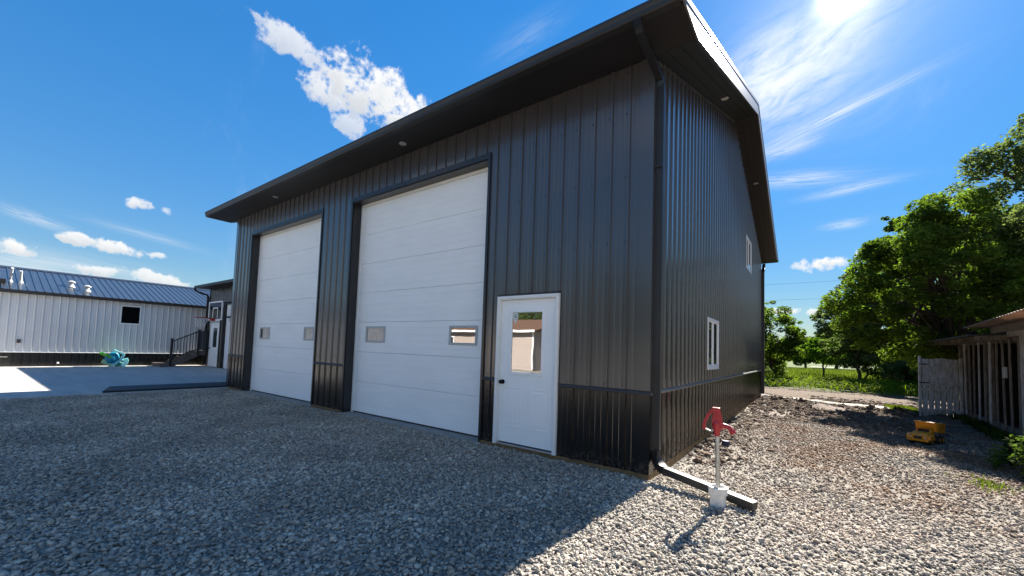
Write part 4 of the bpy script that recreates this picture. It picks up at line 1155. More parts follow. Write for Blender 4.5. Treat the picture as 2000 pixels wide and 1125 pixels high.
def toy():
    T = thing('plastic_toy', 'teal and green plastic climbing toy tipped over on the concrete by the white house', 'toy')
    X = -23.5
    def P(py, pz): return (X, -1.05+py*1.0, pz)      # local frame lying in the wall's direction
    # curved blue shell
    b = MB(); n, m = 12, 10; vs = []; fs = []
    c = Vector((X, -.62, .34)); u = Vector((0, .52, .85)).normalized(); v = Vector((0, .85, -.52)).normalized(); wv = Vector((1, 0, 0))
    for side in (0, 1):
        for i in range(n+1):
            a = -1+2*i/n
            for j in range(m+1):
                q = -1+2*j/m; r = sqrt(max(0, 1-a*a*.8))
                p = c+u*(a*.31)+v*(q*.225*r)+wv*(.16*(1-.8*a*a-q*q*.55)-.02*side)
                vs.append(p)
    k = (n+1)*(m+1)
    for side in (0, 1):
        for i in range(n):
            for j in range(m):
                o = side*k+i*(m+1)+j; f = (o, o+1, o+m+2, o+m+1); fs.append(f if side == 0 else f[::-1])
    for i in range(n):
        fs.append((i*(m+1), (i+1)*(m+1), k+(i+1)*(m+1), k+i*(m+1))); fs.append((i*(m+1)+m, k+i*(m+1)+m, k+(i+1)*(m+1)+m, (i+1)*(m+1)+m))
    for j in range(m):
        fs.append((j, k+j, k+j+1, j+1)); o = n*(m+1); fs.append((o+j, o+j+1, k+o+j+1, k+o+j))
    b.add(vs, fs); b.build('shell', bluep, T, smooth=True)
    # bent cyan bar over it
    MB().tube([(X+.10, -.60, .74), (X+.10, -.50, .68), (X+.10, -.30, .60), (X+.10, -.235, .56), (X+.10, -.25, .48), (X+.10, -.34, .28), (X+.10, -.50, .12), (X+.10, -.62, .04)], 1.0, rect=(.09, .10), ref=(1, 0, 0)).build('bent_bar', cyanp, T, bevel=.012)
    # green tray and pale leg
    MB().bar((X+.02, -.98, .58), (X+.02, -.66, .40), .30, .05, up=(0, .5, .85)).bar((X+.17, -.99, .61), (X+.17, -.67, .43), .03, .10, up=(0, .5, .85)).bar((X-.13, -.99, .61), (X-.13, -.67, .43), .03, .10, up=(0, .5, .85)).build('tray', greenp, T, bevel=.008)
    MB().tube([(X+.05, -.92, .24), (X+.05, -.80, .20), (X+.05, -.60, .06), (X+.05, -.52, .05)], 1.0, rect=(.16, .09), ref=(1, 0, 0)).build('leg', palegreenp, T, bevel=.012)
    MB().tube([(X+.08, -.80, .36), (X+.08, -.66, .14)], 1.0, rect=(.07, .05), ref=(1, 0, 0)).build('leg', palegreenp, T, bevel=.01)
    # curved foot with two arms
    MB().tube([(X+.05, -.17, .36), (X+.05, -.14, .27), (X+.05, -.15, .16), (X+.05, -.21, .07), (X+.05, -.28, .035)], 1.0, rect=(.18, .075), ref=(1, 0, 0)).build('foot', cyanp, T, bevel=.012)
    MB().tube([(X+.08, -.36, .28), (X+.08, -.24, .29)], .024, 8).tube([(X+.08, -.38, .20), (X+.08, -.27, .17), (X+.08, -.24, .13)], .024, 8).build('arm', cyanp, T)
    MB().tube([(X, -.50, .06), (X, -.36, .09), (X, -.24, .05)], 1.0, rect=(.26, .10), ref=(1, 0, 0)).build('bottom_plate', tealp, T, bevel=.012)
    base(T, (X, -.6, 0))
    T.location.x += -.02
toy()

# ------------------------------------------------------------------ yard hydrant
def hydrant():
    Hd = thing('yard_hydrant', 'red handled yard hydrant on a galvanised pipe rising from a white pipe collar', 'hydrant')
    x, y = .775, -.335; g = float(ground_h(x, y))
    MB().lathe((x, y, g-.05), [(.070, 0), (.070, .165), (.083, .17), (.083, .215), (.088, .217), (.088, .235), (.078, .240), (.060, .240), (.060, .19)], 22).build('collar', pvc, Hd, smooth=True)
    MB().tube([(x, y, g), (x-.004, y, g+.42), (x-.012, y+.0, g+.71)], .0205, 12).build('pipe', galv, Hd, smooth=True)
    hx, hz = x-.012, g+.66
    b = MB()
    # tapering head casting
    b.lathe((hx, y, hz), [(.020, 0), (.027, .012), (.030, .05), (.037, .07), (.043, .11), (.040, .135), (.030, .15), (.024, .16)], 14)
    b.build('head', redcast, Hd, smooth=True)
    # yoke: two side plates that rise to the lever pivot
    for s_ in (-.026, .026):
        MB().prism([(hx-.045, y+s_, hz+.12), (hx+.046, y+s_, hz+.10), (hx+.040, y+s_, hz+.17), (hx+.022, y+s_, hz+.262), (hx-.03, y+s_, hz+.262), (hx-.036, y+s_, hz+.18)], (0, .010 if s_ < 0 else -.010, 0)).build('yoke_plate', redcast, Hd, bevel=.003)
    MB().box(hx-.042, hx+.024, y-.03, y+.03, hz+.246, hz+.272).build('yoke_cap', redcast, Hd, bevel=.006)
    # lever: leaves the cap, swings out to the left and comes down
    MB().tube([(hx-.02, y, hz+.262), (hx-.05, y-.0, hz+.235), (hx-.085, y, hz+.18), (hx-.112, y, hz+.11), (hx-.115, y, hz+.05)], [1, 1, .95, .9, 1.05], rect=(.030, .018), ref=(0, 1, 0)).build('lever', redcast, Hd, bevel=.003)
    MB().tube([(hx-.10, y, hz+.055), (hx-.055, y, hz+.04), (hx-.02, y, hz+.06)], .009, 8).build('link_rod', galv, Hd)
    MB().tube([(hx, y, hz+.06), (hx, y, hz+.25)], .009, 8).build('plunger_rod', galv, Hd)
    # spout curving out to the right and down
    MB().tube([(hx+.02, y, hz+.085), (hx+.06, y, hz+.108), (hx+.10, y, hz+.098), (hx+.13, y, hz+.062)], [.026, .024, .022, .022], 12).build('spout', redcast, Hd, smooth=True)
    MB().tube([(hx+.123, y, hz+.070), (hx+.142, y, hz+.042)], .028, 12).build('spout_ring', redcast, Hd)
    MB().tube([(hx, y-.035, hz+.135), (hx, y+.035, hz+.135)], .010, 8).build('pivot_bolt', galv, Hd)
    base(Hd, (x, y, g))
hydrant()
# small dark plastic cap and pale stone by the side wall
g = MB().lathe((.33, 3.05, float(ground_h(.33, 3.05))), [(.06, 0), (.065, .03), (.05, .06)], 12).build('plastic_cap', mat('navy_plastic', (.015, .015, .06), .4, var=.2))
g.name = 'bucket_lid'; tag(g, 'small dark blue plastic lid lying on the gravel beside the garage side wall', 'lid')

# ------------------------------------------------------------------ toy dump truck
def truck():
    T = thing('toy_dump_truck', 'faded yellow orange plastic toy dump truck parked in the shade by the gate', 'toy truck')
    def xf(p): # local: x forward (bonnet), y left, z up
        a = radians(243); k_ = .74; p = (p[0]*k_, p[1]*k_, p[2]*k_*1.12)
        return (3.20+p[0]*cos(a)-p[1]*sin(a), 6.25+p[0]*sin(a)+p[1]*cos(a), p[2]+float(ground_h(3.1, 6.1))+.005)
    def bld(b, name, m, parent=T, bevel=.012, smooth=False):
        b.v = [xf(v) for v in b.v]; return b.build(name, m, parent, bevel=bevel, smooth=smooth)
    bld(MB().box(-.36, .34, -.09, .09, .10, .16), 'chassis', blackp)
    # bonnet with sloping front, grille recess, fenders
    bld(MB().prism([(.12, -.17, .13), (.44, -.17, .10), (.45, -.17, .17), (.38, -.17, .235), (.12, -.17, .27)], (0, .34, 0)), 'bonnet', yellowp)
    bld(MB().box(.438, .462, -.075, .075, .125, .19), 'grille', blackp, bevel=.004)
    bld(MB().box(.40, .475, -.20, .20, .075, .125), 'bumper', yellowp)
    for s_ in (-1, 1):
        bld(MB().prism([(.14, s_*.17, .11), (.44, s_*.17, .11), (.43, s_*.17, .19), (.33, s_*.17, .225), (.20, s_*.17, .225)], (0, s_*.06, 0)), 'fender', yellowp)
        bld(MB().box(.446, .458, s_*.145-.022, s_*.145+.022, .14, .175), 'headlight', lampm, bevel=.004)
    # cab
    c = MB().prism([(-.08, -.14, .16), (.14, -.14, .26), (.10, -.14, .335), (-.08, -.14, .345)], (0, .28, 0))
    cab = bld(c, 'cab', yellowp)
    bld(MB().prism([(.142, -.11, .270), (.146, -.11, .270), (.108, -.11, .325), (.104, -.11, .325)], (0, .22, 0)), 'windscreen', blackp, cab, 0)
    bld(MB().box(.02, .13, -.12, .12, .335, .352), 'roof_visor', yellowp)
    # dump bed, raised rear
    b = MB(); t = .018
    b.prism([(-.48, -.21, .22), (-.05, -.21, .27), (-.02, -.21, .47), (-.52, -.21, .44)], (0, t, 0)); b.prism([(-.48, .21-t, .22), (-.05, .21-t, .27), (-.02, .21-t, .47), (-.52, .21-t, .44)], (0, t, 0))
    b.prism([(-.48, -.19, .215), (-.05, -.19, .265), (-.05, -.19, .285), (-.48, -.19, .235)], (0, .38, 0))
    b.prism([(-.055, -.19, .27), (-.035, -.19, .27), (-.00, -.19, .48), (-.02, -.19, .48)], (0, .38, 0))
    b.prism([(-.02, -.19, .475), (.10, -.19, .475), (.10, -.19, .49), (-.02, -.19, .49)], (0, .38, 0))
    b.prism([(-.48, -.19, .22), (-.46, -.19, .22), (-.50, -.19, .44), (-.52, -.19, .44)], (0, .38, 0))
    bld(b, 'dump_bed', yellowp, bevel=.006)
    for x in (.27, -.18, -.38):
        for s_ in (-1, 1):
            c0 = (x, s_*.12, .085)
            w = MB(); n = 18; vs = []; fs = []
            prof = [(.05, 0), (.082, 0), (.088, .012), (.088, .075), (.082, .088), (.05, .088)]
            for r, o in prof: vs += [(c0[0]+r*cos(2*pi*j/n), c0[1]+s_*o, c0[2]+r*sin(2*pi*j/n)) for j in range(n)]
            for i in range(len(prof)-1):
                for j in range(n): fs.append((i*n+j, i*n+(j+1)%n, (i+1)*n+(j+1)%n, (i+1)*n+j))
            fs.append(tuple(range(n))); fs.append(tuple((len(prof)-1)*n+j for j in range(n)))
            w.add(vs, fs); wh = bld(w, 'wheel', blackp, bevel=0)
            w = MB(); w.add([(c0[0]+.042*cos(2*pi*j/n), c0[1]+s_*.091, c0[2]+.042*sin(2*pi*j/n)) for j in range(n)]+[(c0[0]+.042*cos(2*pi*j/n), c0[1]+s_*.080, c0[2]+.042*sin(2*pi*j/n)) for j in range(n)], [tuple(range(n))]+[(j, (j+1)%n, n+(j+1)%n, n+j) for j in range(n)])
            bld(w, 'rim', yellowp, wh, 0)
    base(T, xf((0, 0, 0)))
truck()

# ------------------------------------------------------------------ gate and shed on the right
def gate():
    G = thing('wooden_gate', 'weathered white board gate standing open beside the old shed', 'gate')
    y = 11.4; x0 = 3.92; n = 6; wd = .70/n
    for i in range(n):
        r = random.Random(i+3); h = 1.54+r.uniform(-.03, .02)
        MB().box(x0+.02+i*wd+.002, x0+.02+(i+1)*wd-.002, y-.012+r.uniform(-.004, .004), y+.012, .86, h).build('board', palewood, G, bevel=.003)
        MB().box(x0+.02+i*wd+.008, x0+.02+(i+1)*wd-.008, y-.012+r.uniform(-.004, .004), y+.012, -.05, .855).build('board', palewood, G, bevel=.003)
    for z, hh in ((1.32, .09), (.80, .10), (.66, .05), (.06, .10)):
        MB().box(x0, x0+.74, y-.045, y-.014, z, z+hh).build('rail', palewood, G, bevel=.004)
    MB().box(x0-.05, x0+.0, y-.05, y+.05, -.12, 1.60).build('post', palewood, G, bevel=.005)
    MB().box(x0+.74, x0+.79, y-.04, y+.04, -.12, 1.56).build('post', palewood, G, bevel=.005)
    for z in (1.36, .85): MB().box(x0-.04, x0+.16, y-.052, y-.045, z, z+.03).build('hinge', bronze, G)
    base(G, (x0, y, 0))
gate()
def shed():
    S = thing('old_shed', 'dark old timber shed with open slatted side and tan corrugated roof', 'shed')
    xw = 4.75; y0, y1 = 5.0, 11.6; zt = 2.0
    # bottom rail and top plate of the slatted side
    MB().box(xw-.03, xw+.06, 7.3, y1, .04, .16).build('bottom_rail', oldwood, S, bevel=.004)
    MB().box(xw-.02, xw+.08, y0, y1, zt-.10, zt+.04).build('top_plate', oldwood, S, bevel=.004)
    r = random.Random(5); y = y1-.05; k = 0
    while y > 7.45:
        wd = r.uniform(.07, .12); tilt = r.uniform(-.05, .05)
        MB().bar((xw-.045, y, .10), (xw-.045, y+tilt, zt-.06), .022, wd, up=(0, 1, 0)).build('slat', palewood if r.random() < .35 else oldwood, S, bevel=.003)
        y -= wd+r.uniform(.20, .36); k += 1
    for y in (y1, 9.6, 7.45): MB().box(xw-.02, xw+.10, y-.06, y+.06, -.25, zt-.1).build('post', oldwood, S, bevel=.005)
    MB().box(xw-.06, xw-.03, 8.25, 8.40, 1.15, 1.38).build('tin_patch', framegrey, S)
    # lapped boards of the nearer wall
    for i in range(12):
        z = .0+i*.165
        MB().prism([(xw-.04, y0-1.2, z), (xw-.012, y0-1.2, z), (xw-.012, y0-1.2, z+.18), (xw-.026, y0-1.2, z+.18)], (0, 7.36-(y0-1.2), 0)).build('lap_board', mat('grey_board', (.10, .10, .095), .85, 0, .2, var=.4, vscale=5, stretch=(1, .5, 4)), S)
    MB().box(xw-.01, xw+.03, y0-1.2, 7.36, -.2, zt).build('wall', darkint, S)
    MB().box(xw+1.6, xw+1.7, y0, y1, -.2, 2.6).box(xw+.1, xw+1.6, y1-.05, y1+.03, -.2, 2.3).build('wall', darkint, S)
    MB().box(xw-.07, xw-.015, 7.30, 7.42, -.1, zt+.0).build('corner_board', palewood, S)
    MB().box(xw-.05, xw+1.7, y0-1.2, y1, -.3, -.02).build('floor', darkint, S)
    # low dark eave over the slats
    MB().prism([(xw-.62, 8.0, 2.01), (xw-.62, 8.0, 2.035), (xw+1.75, 8.0, 2.14), (xw+1.75, 8.0, 2.115)], (0, y1+1.4-8.0, 0)).build('eave_roof', mat('mossy_roof', (.055, .07, .06), .9, var=.4, vscale=4), S)
    for i in range(8):
        y = 8.1+i*.60; MB().bar((xw-.50, y, 1.965), (xw+1.6, y, 2.06), .045, .09).build('rafter', oldwood, S)
    # tan corrugated canopy nearer the camera, seen from below
    b = MB(); y_a, y_b = 3.0, 8.6; vs = []; fs = []; n = 120
    for i in range(n+1):
        y = y_a+(y_b-y_a)*i/n; o = .012*sin(2*pi*y/.068*.5)
        for x, zz in ((xw-.56, 2.21), (xw+1.75, 2.24)): vs.append((x, y, zz+o+.03*(8.6-y)))
        for x, zz in ((xw-.56, 2.217), (xw+1.75, 2.247)): vs.append((x, y, zz+o+.03*(8.6-y)))
    for i in range(n):
        a = 4*i; c = 4*(i+1)
        fs += [(a, a+1, c+1, c), (a+2, c+2, c+3, a+3), (a, c, c+2, a+2), (a+1, a+3, c+3, c+1)]
    fs += [(0, 2, 3, 1), (4*n, 4*n+1, 4*n+3, 4*n+2)]
    b.add(vs, fs); b.build('canopy_sheet', tanroof, S)
    MB().bar((xw-.30, 3.0, 2.12), (xw-.30, 7.9, 2.12), .05, .13).build('beam', oldwood, S)
    MB().bar((xw-.06, 3.0, 2.08), (xw-.06, 8.0, 2.08), .05, .16).build('beam', palewood, S)
    base(S, (xw+.8, 8.5, 0))
shed()

# ------------------------------------------------------------------ what stands behind the camera (seen in the door glass)
def beige_house():
    B = thing('beige_house', 'beige sided house with brown shingle roof across the yard, mirrored in the door glass', 'house')
    x0, x1, y0, y1 = -34, -14.6, -29.5, -20.0
    w = MB().box(x0, x1, y0, y1, -.2, 2.72).build('wall', beigesiding, B)
    for i in range(14):
        MB().prism([(x0, y1, .1+i*.184), (x0, y1+.022, .1+i*.184), (x0, y1+.006, .1+i*.184+.182), (x0, y1, .1+i*.184+.182)], (x1-x0, 0, 0)).build('lap_board', beigesiding, w)
    MB().prism([(x0-.4, y1+.45, 2.72), (x0-.4, (y0+y1)/2, 4.0), (x0-.4, y0-.45, 2.72)], (x1-x0+.8, 0, 0)).build('roof', shingle, B)
    MB().box(x0-.4, x1+.4, y1+.45, y1+.50, 2.64, 2.80).build('fascia', trimwhite, B)
    for xa in (-31, -24):
        f = MB().box(xa, xa+1.3, y1+.02, y1+.06, 1.1, 2.3).build('window', trimwhite, B); MB().box(xa+.08, xa+1.22, y1+.055, y1+.065, 1.18, 2.22).build('window_pane', glass_win, f)
    MB().box(x1-.08, x1+.02, y1-.05, y1+.03, 0, 2.7).build('corner_board', trimwhite, B)
    base(B, ((x0+x1)/2, (y0+y1)/2, 0))
beige_house()

# ------------------------------------------------------------------ vegetation
def leafmat(name, c1, c2, tr=0.4, tcol=(1.9, 2.3, 0.7)):
    m = mat(name, c1, 0.9, 0, 0.02, col2=c2, vscale=0.9, island=0.38, transl=(tr, tcol))
    return m
leaf_a = leafmat('leaf_mid', (0.098, 0.13, 0.027), (0.046, 0.070, 0.018), .46)
leaf_b = leafmat('leaf_bright', (0.085, 0.135, 0.020), (0.045, 0.085, 0.015), .42)
leaf_d = leafmat('leaf_dark', (0.060, 0.085, 0.028), (0.034, 0.052, 0.020), .42)
leaf_g = leafmat('leaf_greygreen', (0.125, 0.145, 0.062), (0.062, 0.082, 0.036), .45, (1.6, 1.9, 1.0))
cornm = leafmat('corn_leaf', (0.105, 0.145, 0.014), (0.065, 0.10, 0.012), .42, (1.9, 2.0, .4))
grassm = leafmat('grass_blade', (0.08, 0.11, 0.022), (0.055, 0.075, 0.018), .35, (1.8, 1.9, .7))

def leaf_cloud(name, centers, radii, counts, size, m, parent, flat=0.55, seed=0, aspect=0.45):
    R = np.random.default_rng(seed)
    C = np.repeat(centers, counts, axis=0); r = np.repeat(radii, counts)
    n = len(C)
    d = R.normal(size=(n, 3)); d /= np.linalg.norm(d, axis=1)[:, None]
    rad = r*R.uniform(0.25, 1.0, n)**0.5
    P = C + d*rad[:, None]*np.array([1, 1, flat+.2])
    a = R.normal(size=(n, 3)); a[:, 2] = a[:, 2]*.5-.25; a /= np.linalg.norm(a, axis=1)[:, None]
    nn = R.normal(size=(n, 3))*.8+np.array([0, 0, .75]); b = np.cross(nn, a); b /= np.linalg.norm(b, axis=1)[:, None]+1e-9
    nn = np.cross(a, b)
    s = size*R.uniform(.6, 1.35, n)[:, None]
    V = np.stack([P-a*s*.5, P+b*s*aspect*.5+nn*s*.06, P+a*s*.55, P-b*s*aspect*.5+nn*s*.06], 1).reshape(-1, 3)
    F = np.arange(4*n).reshape(n, 4)
    return npmesh(name, V, F, m, parent)
def limb(b, p, q, r0, r1, rnd, n=5, k=7):
    pts = []
    p = Vector(p); q = Vector(q); L_ = (q-p).length
    for i in range(n+1):
        t = i/n; j = Vector((rnd.uniform(-1, 1), rnd.uniform(-1, 1), rnd.uniform(-.4, .4)))*L_*.045*(0 if i in (0,) else 1)
        pts.append(p.lerp(q, t)+j)
    b.tube(pts, [r0+(r1-r0)*i/n for i in range(n+1)], k)
    return pts
def tree(name, label, loc, h, crown_r, crown_z0, m, seed, size=.14, leaves=14000, clumps=60, trunk_r=.12, group=None, cat='tree', shape=1.0, off=(0, 0), skew=0.0, clump_r=None, lean=(0, 0), flat=.55):
    T = thing(name, label, cat, group=group); r = random.Random(seed)
    x, y, z = loc
    hz = h-crown_z0; cc = Vector((x+off[0], y+off[1], z+crown_z0+hz*.5))
    b = MB(); tp = Vector((x+lean[0], y+lean[1], z+crown_z0+hz*.75))
    tr = limb(b, (x, y, z-.25), tp, trunk_r, trunk_r*.25, r, 7, 9)
    cs = []; rs = []
    cr = clump_r or crown_r*.27
    for i in range(clumps):
        for _ in range(50):
            u = Vector((r.gauss(0, 1), r.gauss(0, 1), r.gauss(0, 1))).normalized()*(r.uniform(.30, 1.0)**.55)
            # narrower towards the top
            f = 1-.45*max(0, u.z)**1.5*shape
            p = cc+Vector((u.x*crown_r*f, u.y*crown_r*f, u.z*hz*.5))
            p.z -= skew*max(0, cc.x-p.x)*max(0, min(1, (p.z-z-crown_z0)/hz*1.4))
            if p.z > z+crown_z0-.1: break
        cs.append(p); rs.append(cr*r.uniform(.55, 1.25))
        if i % 2 == 0 and len(tr) > 3:
            a = tr[r.randrange(2, len(tr)-1)]
            limb(b, a, p, trunk_r*.28, trunk_r*.04, r, 4, 5)
    # ragged outliers
    for i in range(clumps//3):
        u = Vector((r.gauss(0, 1), r.gauss(0, 1), r.gauss(.2, 1))).normalized()*r.uniform(.92, 1.05)
        q = cc+Vector((u.x*crown_r*(1-.3*max(0, u.z)), u.y*crown_r*(1-.3*max(0, u.z)), u.z*hz*.5)); q.z -= skew*max(0, cc.x-q.x)*max(0, min(1, (q.z-z-crown_z0)/hz*1.4)); cs.append(q); rs.append(cr*r.uniform(.25, .5))
    rs = np.array(rs); w = rs**2; cnt = np.maximum(8, (leaves*w/w.sum())).astype(int)
    b.build('trunk', bark, T, smooth=True, fix=False)
    leaf_cloud('crown', np.array([tuple(c) for c in cs]), rs, cnt, size, m, T, seed=seed, flat=flat)
    base(T, (x, y, z))
    return T
GZ = -.08
# near tree over the gate, then the tall one behind the shed
tree('shade_tree', 'broad bright green tree overhanging the white gate and the side yard', (5.1, 13.4, GZ), 6.75, 2.6, 1.4, leaf_a, 41, size=.12, leaves=58000, clumps=150, trunk_r=.17, off=(-.62, -.2), lean=(-.8, -.2), skew=.42, clump_r=.42)
tree('tall_tree', 'tall grey green tree rising behind the old shed at the right edge', (7.9, 14.8, GZ), 9.4, 3.0, 1.8, leaf_g, 52, size=.13, leaves=66000, clumps=180, trunk_r=.22, clump_r=.48, off=(-.35, 0), flat=.8)
tree('tall_tree', 'second tall tree filling the gap between the shade tree and right edge', (8.2, 20.5, GZ), 8.6, 3.2, 1.2, leaf_d, 53, size=.24, leaves=26000, clumps=90, trunk_r=.2, clump_r=.7)
tree('cedar_tree', 'narrow dark tree top peeping over the left shoulder of the shade tree', (5.75, 31.0, GZ), 11.0, 1.5, 3.0, leaf_d, 61, size=.26, leaves=14000, clumps=60, trunk_r=.16, clump_r=.5, shape=1.6)
tree('dark_tree', 'dark spreading tree with low left branches standing behind the corn strip', (6.6, 33.0, GZ), 7.6, 3.9, .15, leaf_d, 62, size=.22, leaves=36000, clumps=120, trunk_r=.16, clump_r=.75)
tree('dark_tree', 'dark tree behind the corn strip with open lacy left side', (3.9, 30.0, GZ), 7.4, 2.3, .7, leaf_g, 63, size=.18, leaves=17000, clumps=80, trunk_r=.10, clump_r=.42)
tree('dark_tree', 'dark dense tree behind the corn strip closest to the gate', (9.6, 30.5, GZ), 8.0, 3.4, .3, leaf_d, 64, size=.25, leaves=24000, clumps=80, trunk_r=.16, clump_r=.75)
# left of the gap, behind the garage's far corner
tree('young_tree', 'upright young tree just past the far corner of the tall garage', (-.55, 26.5, GZ), 5.0, 1.75, .55, leaf_a, 71, size=.17, leaves=15000, clumps=70, trunk_r=.08, clump_r=.42)
tree('young_tree', 'taller feathery young tree half hidden by the garage corner', (-2.6, 29.0, GZ), 6.2, 1.9, .9, leaf_g, 72, size=.17, leaves=12000, clumps=60, trunk_r=.08, clump_r=.42)
tree('small_tree', 'small umbrella shaped tree with a bare leaning stem in the sunny gap', (2.15, 36.0, GZ), 3.2, 1.6, 1.15, leaf_b, 73, size=.16, leaves=7000, clumps=34, trunk_r=.09, lean=(.1, 0), clump_r=.4)
tree('small_tree', 'thin bare stemmed sapling among the weeds in the gap', (4.4, 33.5, GZ), 2.9, .8, 1.5, leaf_g, 74, size=.15, leaves=2500, clumps=16, trunk_r=.08, lean=(.25, 0), clump_r=.3)
tree('far_tree', 'round distant dark tree seen through the gap', (4.6, 84.0, GZ), 7.6, 4.2, .8, leaf_a, 75, size=.5, leaves=12000, clumps=70, trunk_r=.3, clump_r=1.0)
tree('far_tree', 'lower distant tree just left of the round one in the gap', (.6, 78.0, GZ), 4.4, 3.0, .4, leaf_b, 76, size=.42, leaves=7000, clumps=50, trunk_r=.2, clump_r=.8)
for i, (x, y, r_, h, lb) in enumerate([(5.9, 27.6, 1.2, 1.7, 'pale leafed bush at the foot of the dark trees, nearest the gap'), (7.0, 25.9, 1.2, 2.2, 'leafy bush behind the corn strip just left of the gate'), (8.8, 24.5, 1.5, 2.6, 'leafy dark bush behind the white gate'), (-1.6, 31.0, 1.6, 1.5, 'low bush beneath the young trees by the garage corner')]):
    tree('bush', lb, (x, y, GZ), h, r_, .0, [leaf_g, leaf_a, leaf_d, leaf_g][i], 80+i, size=.15, leaves=5500, clumps=34, trunk_r=.04, cat='bush', clump_r=.4)
# distant hedge line on the horizon
R2 = np.random.default_rng(5)
nc = 260; cx = R2.uniform(-160, 260, nc); cy = R2.uniform(250, 300, nc)
cen = np.stack([cx, cy, R2.uniform(.5, 4.2, nc)], 1)
o = leaf_cloud('tree_line', cen, R2.uniform(2.5, 5, nc), np.full(nc, 60), 2.2, leaf_a, None, seed=9)
tag(o, 'low line of woods along the horizon', 'woods', kind='stuff')

# broad leaved crop strip
def corn():
    R = np.random.default_rng(3); V = []; F = []
    n = 0
    for row in range(9):
        yr = 19.3+row*.95
        for x in np.arange(-6, 11, .20):
            if R.random() < .10: continue
            px = x+R.uniform(-.06, .06); py = yr+R.uniform(-.15, .15)+.10*(0-px)*.3
            h = R.uniform(.30, .52)
            for k in range(9):
                a = R.uniform(0, 2*pi); L_ = R.uniform(.30, .52); wd = R.uniform(.014, .025); up = R.uniform(.5, 1.1)
                dx, dy = cos(a), sin(a); z0 = h*R.uniform(.1, .7)
                pts = [(0, 0), (.35, .55*up), (.7, .70*up), (1.0, .40*up)]
                ws = [.5, 1.0, .75, .05]; bi = len(V)
                for (t, u), w_ in zip(pts, ws):
                    cx_, cy_ = px+dx*t*L_, py+dy*t*L_; z = GZ+z0+u*L_*.8
                    V.append((cx_-dy*wd*w_, cy_+dx*wd*w_, z)); V.append((cx_+dy*wd*w_, cy_-dx*wd*w_, z))
                for j in range(3): F.append((bi+2*j, bi+2*j+1, bi+2*j+3, bi+2*j+2))
    o = npmesh('corn_plants', V, F, cornm); tag(o, 'strip of young bright green corn planted beyond the bare earth', 'corn', kind='stuff')
corn()
def blades(name, label, pts, h, m, cat='grass', w=.012):
    R = np.random.default_rng(len(pts)); n = len(pts)
    a = R.uniform(0, 2*pi, n); hh = h*R.uniform(.5, 1.3, n); le = R.uniform(.1, .55, n)*hh
    d = np.stack([np.cos(a), np.sin(a), 0*a], 1); s = np.stack([-np.sin(a), np.cos(a), 0*a], 1)*(w*R.uniform(.6, 1.4, n))[:, None]
    P = pts; M_ = P+d*(le*.35)[:, None]+np.array([0, 0, 1])*(hh*.6)[:, None]; Tp = P+d*le[:, None]+np.array([0, 0, 1])*hh[:, None]
    V = np.stack([P-s, P+s, M_+s*.7, M_-s*.7, Tp+s*.1, Tp-s*.1], 1).reshape(-1, 3)
    i = np.arange(n)[:, None]*6
    F = np.concatenate([i+np.array([0, 1, 2, 3]), i+np.array([3, 2, 4, 5])])
    o = npmesh(name, V, F, m); tag(o, label, cat, kind='stuff'); return o
R3 = np.random.default_rng(8)
n = 9000; x = R3.uniform(3.15, 4.0, n); y = R3.uniform(11.55, 14.0, n)
k = (vnoise(x, y, 1.6, 31) > .22) & (x > 3.15+.35*(vnoise(x, y, 1.0, 33))) ; x, y = x[k], y[k]
blades('lawn_patch', 'bright sunlit patch of grass in front of the white gate', np.stack([x, y, ground_h(x, y)-.01], 1), .10, grassm)
n = 30000; x = R3.uniform(-10, 16, n); y = R3.uniform(27.5, 60, n)
blades('meadow_grass', 'rough grass and weeds beyond the corn strip', np.stack([x, y, np.full(n, GZ)], 1), .38, grassm, w=.03)
n = 6000; y = R3.uniform(3.2, 11.3, n); x = 4.75-np.abs(R3.normal(0, .10+.0*y, n))-.05
blades('shed_weeds', 'weeds along the foot of the old shed', np.stack([x, y, ground_h(x, y)-.01], 1), .14, leafmat('weed_blade', (.05, .085, .02), (.03, .05, .015), .3), w=.012)
n = 170; x = R3.normal(3.28, .09, n); y = R3.normal(3.15, .20, n)
blades('grass_tuft', 'thin tuft of grass growing through the sunlit gravel', np.stack([x, y, ground_h(x, y)], 1), .05, grassm, w=.007)
# dark weedy growth at the right edge plus one sunlit plant
def weed(loc, h, seed, label, m, stems=5, ls=.09):
    T = thing('weed_plant', label, 'weed'); r = random.Random(seed); b = MB(); V = []; F = []
    for s_ in range(stems):
        a = r.uniform(0, 2*pi); q = Vector(loc)+Vector((cos(a)*h*.35*r.random(), sin(a)*h*.35*r.random(), h*r.uniform(.6, 1)))
        pts = limb(b, loc, q, .006, .003, r, 5, 5)
        for i in range(1, 6):
            for sg in (0, 1, 2):
                a = r.uniform(0, 2*pi); d = Vector((cos(a), sin(a), r.uniform(-.1, .5))).normalized(); sd = d.cross(Vector((0, 0, 1))).normalized(); L_ = ls*r.uniform(.6, 1.3); p = pts[i]
                bi = len(V); V += [p, p+d*L_*.5+sd*L_*.24, p+d*L_*1.0-Vector((0, 0, L_*.2)), p+d*L_*.5-sd*L_*.24]; F.append((bi, bi+1, bi+2, bi+3))
    b.build('stem', m, T, fix=False); npmesh('leaves', [tuple(v) for v in V], F, m, T); base(T, loc)
weed((3.60, 4.3, -.1), .36, 1, 'pale leafy weed catching the sun at the right edge of the gravel', leafmat('weed_leaf', (.12, .2, .04), (.09, .15, .03), .4), 6, .10)
weed((3.85, 4.7, -.1), .50, 2, 'dark leafy weed against the shed behind the pale one', leaf_d, 9, .11)
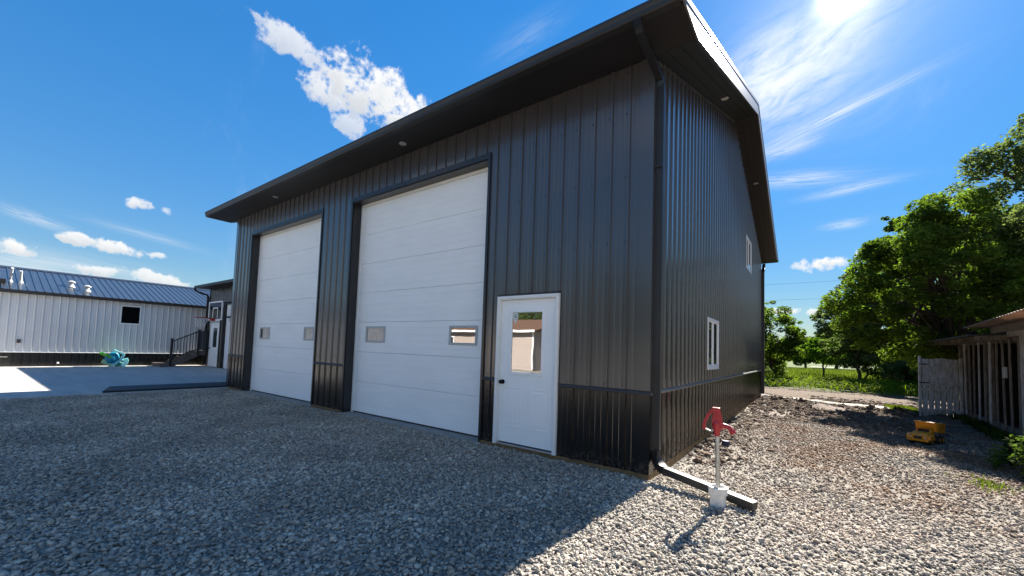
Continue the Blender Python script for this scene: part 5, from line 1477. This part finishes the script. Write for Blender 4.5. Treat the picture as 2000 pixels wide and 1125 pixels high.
tree('bush', 'dark overgrown bush at the lower right edge against the shed', (4.12, 3.7, -.1), .8, .45, .0, leaf_d, 91, size=.06, leaves=4200, clumps=40, trunk_r=.02, cat='bush', clump_r=.2)

# pale sandy strip across the far end of the yard
def strip():
    V = []; F = []; n = 60
    for i in range(n+1):
        x = -.2+4.0*i/n; yc = 13.75-.20*x; w = .27+.42*smoothstep(np.array(x), 2.2, 3.3)*.9+.10*(vnoise(x, 0, 3, 4)-.5)
        for s_, dz in ((-1, -.05), (-.55, .012), (.55, .012), (1, -.05)):
            y = yc+float(s_*w)+.08*float(vnoise(x, s_, 5, 9)-.5); V.append((x, y, float(ground_h(x, y))+.035+dz))
    for i in range(n):
        for j in range(3): F.append((4*i+j, 4*i+j+4, 4*i+j+5, 4*i+j+1))
    o = npmesh('sand_strip', V, F, mat('pale_sand', (.62, .59, .53), .95, 0, .1, col2=(.44, .40, .34), vscale=7, bump=.02, bscale=30, detail=9))
    tag(o, kind='structure')
strip()
o = grid('far_road', np.array([1.2, 3.0, 4.6, 6.4]), np.array([92., 95]), lambda X, Y: -.03+0*X, concrete); tag(o, kind='structure')

# power lines far behind
def wires():
    for z0, lb in ((12.5, 'upper'), (10.3, 'lower')):
        pts = []
        for i in range(31):
            x = -60+i*4; t = (x+60)/120; pts.append((x, 62, z0-2.0*(4*t*(1-t))*.5+.0))
        b = MB().tube(pts, .010, 4); o = b.build('power_line', blackp, fix=False)
        tag(o, lb+' thin power line crossing the sky behind the garage', 'power line')
    for x in (-60, 60):
        T = thing('utility_pole', ('left' if x < 0 else 'right')+' wooden utility pole carrying the two power lines', 'utility pole')
        MB().tube([(x, 62, -1), (x, 62, 13)], [.16, .11], 10).build('pole', oldwood, T); MB().box(x-.9, x+.9, 61.93, 62.07, 12.3, 12.45).build('crossarm', oldwood, T); base(T, (x, 62, 0))
wires()

for i, (x, y, h) in enumerate([(-10, -27, 8), (-18, -38, 11), (-28, -40, 12), (-2, -34, 9)]):
    tree('yard_tree', ['round yard tree right of the beige house', 'big tree rising behind the beige house roof', 'second big tree behind the beige house, further left', 'lone yard tree behind the camera'][i], (x, y, -.15), h, h*.38, h*.2, leaf_a, 120+i, size=.45, leaves=5000, clumps=45, trunk_r=.2, clump_r=h*.12)

# things of one kind share a group phrase
GROUPS = {'dark_tree': 'dark trees standing behind the corn strip', 'young_tree': 'young trees past the far corner of the garage', 'small_tree': 'small trees in the sunny gap',
          'far_tree': 'distant trees seen through the gap', 'tall_tree': 'tall trees behind the old shed', 'bush': 'bushes around the side yard', 'weed_plant': 'weeds along the shed',
          'power_line': 'power lines crossing the sky', 'utility_pole': 'poles carrying the power lines', 'yard_tree': 'yard trees across from the garage'}
for o in list(scene.objects):
    k = o.name.split('.')[0]
    if o.parent is None and k in GROUPS: o['group'] = GROUPS[k]
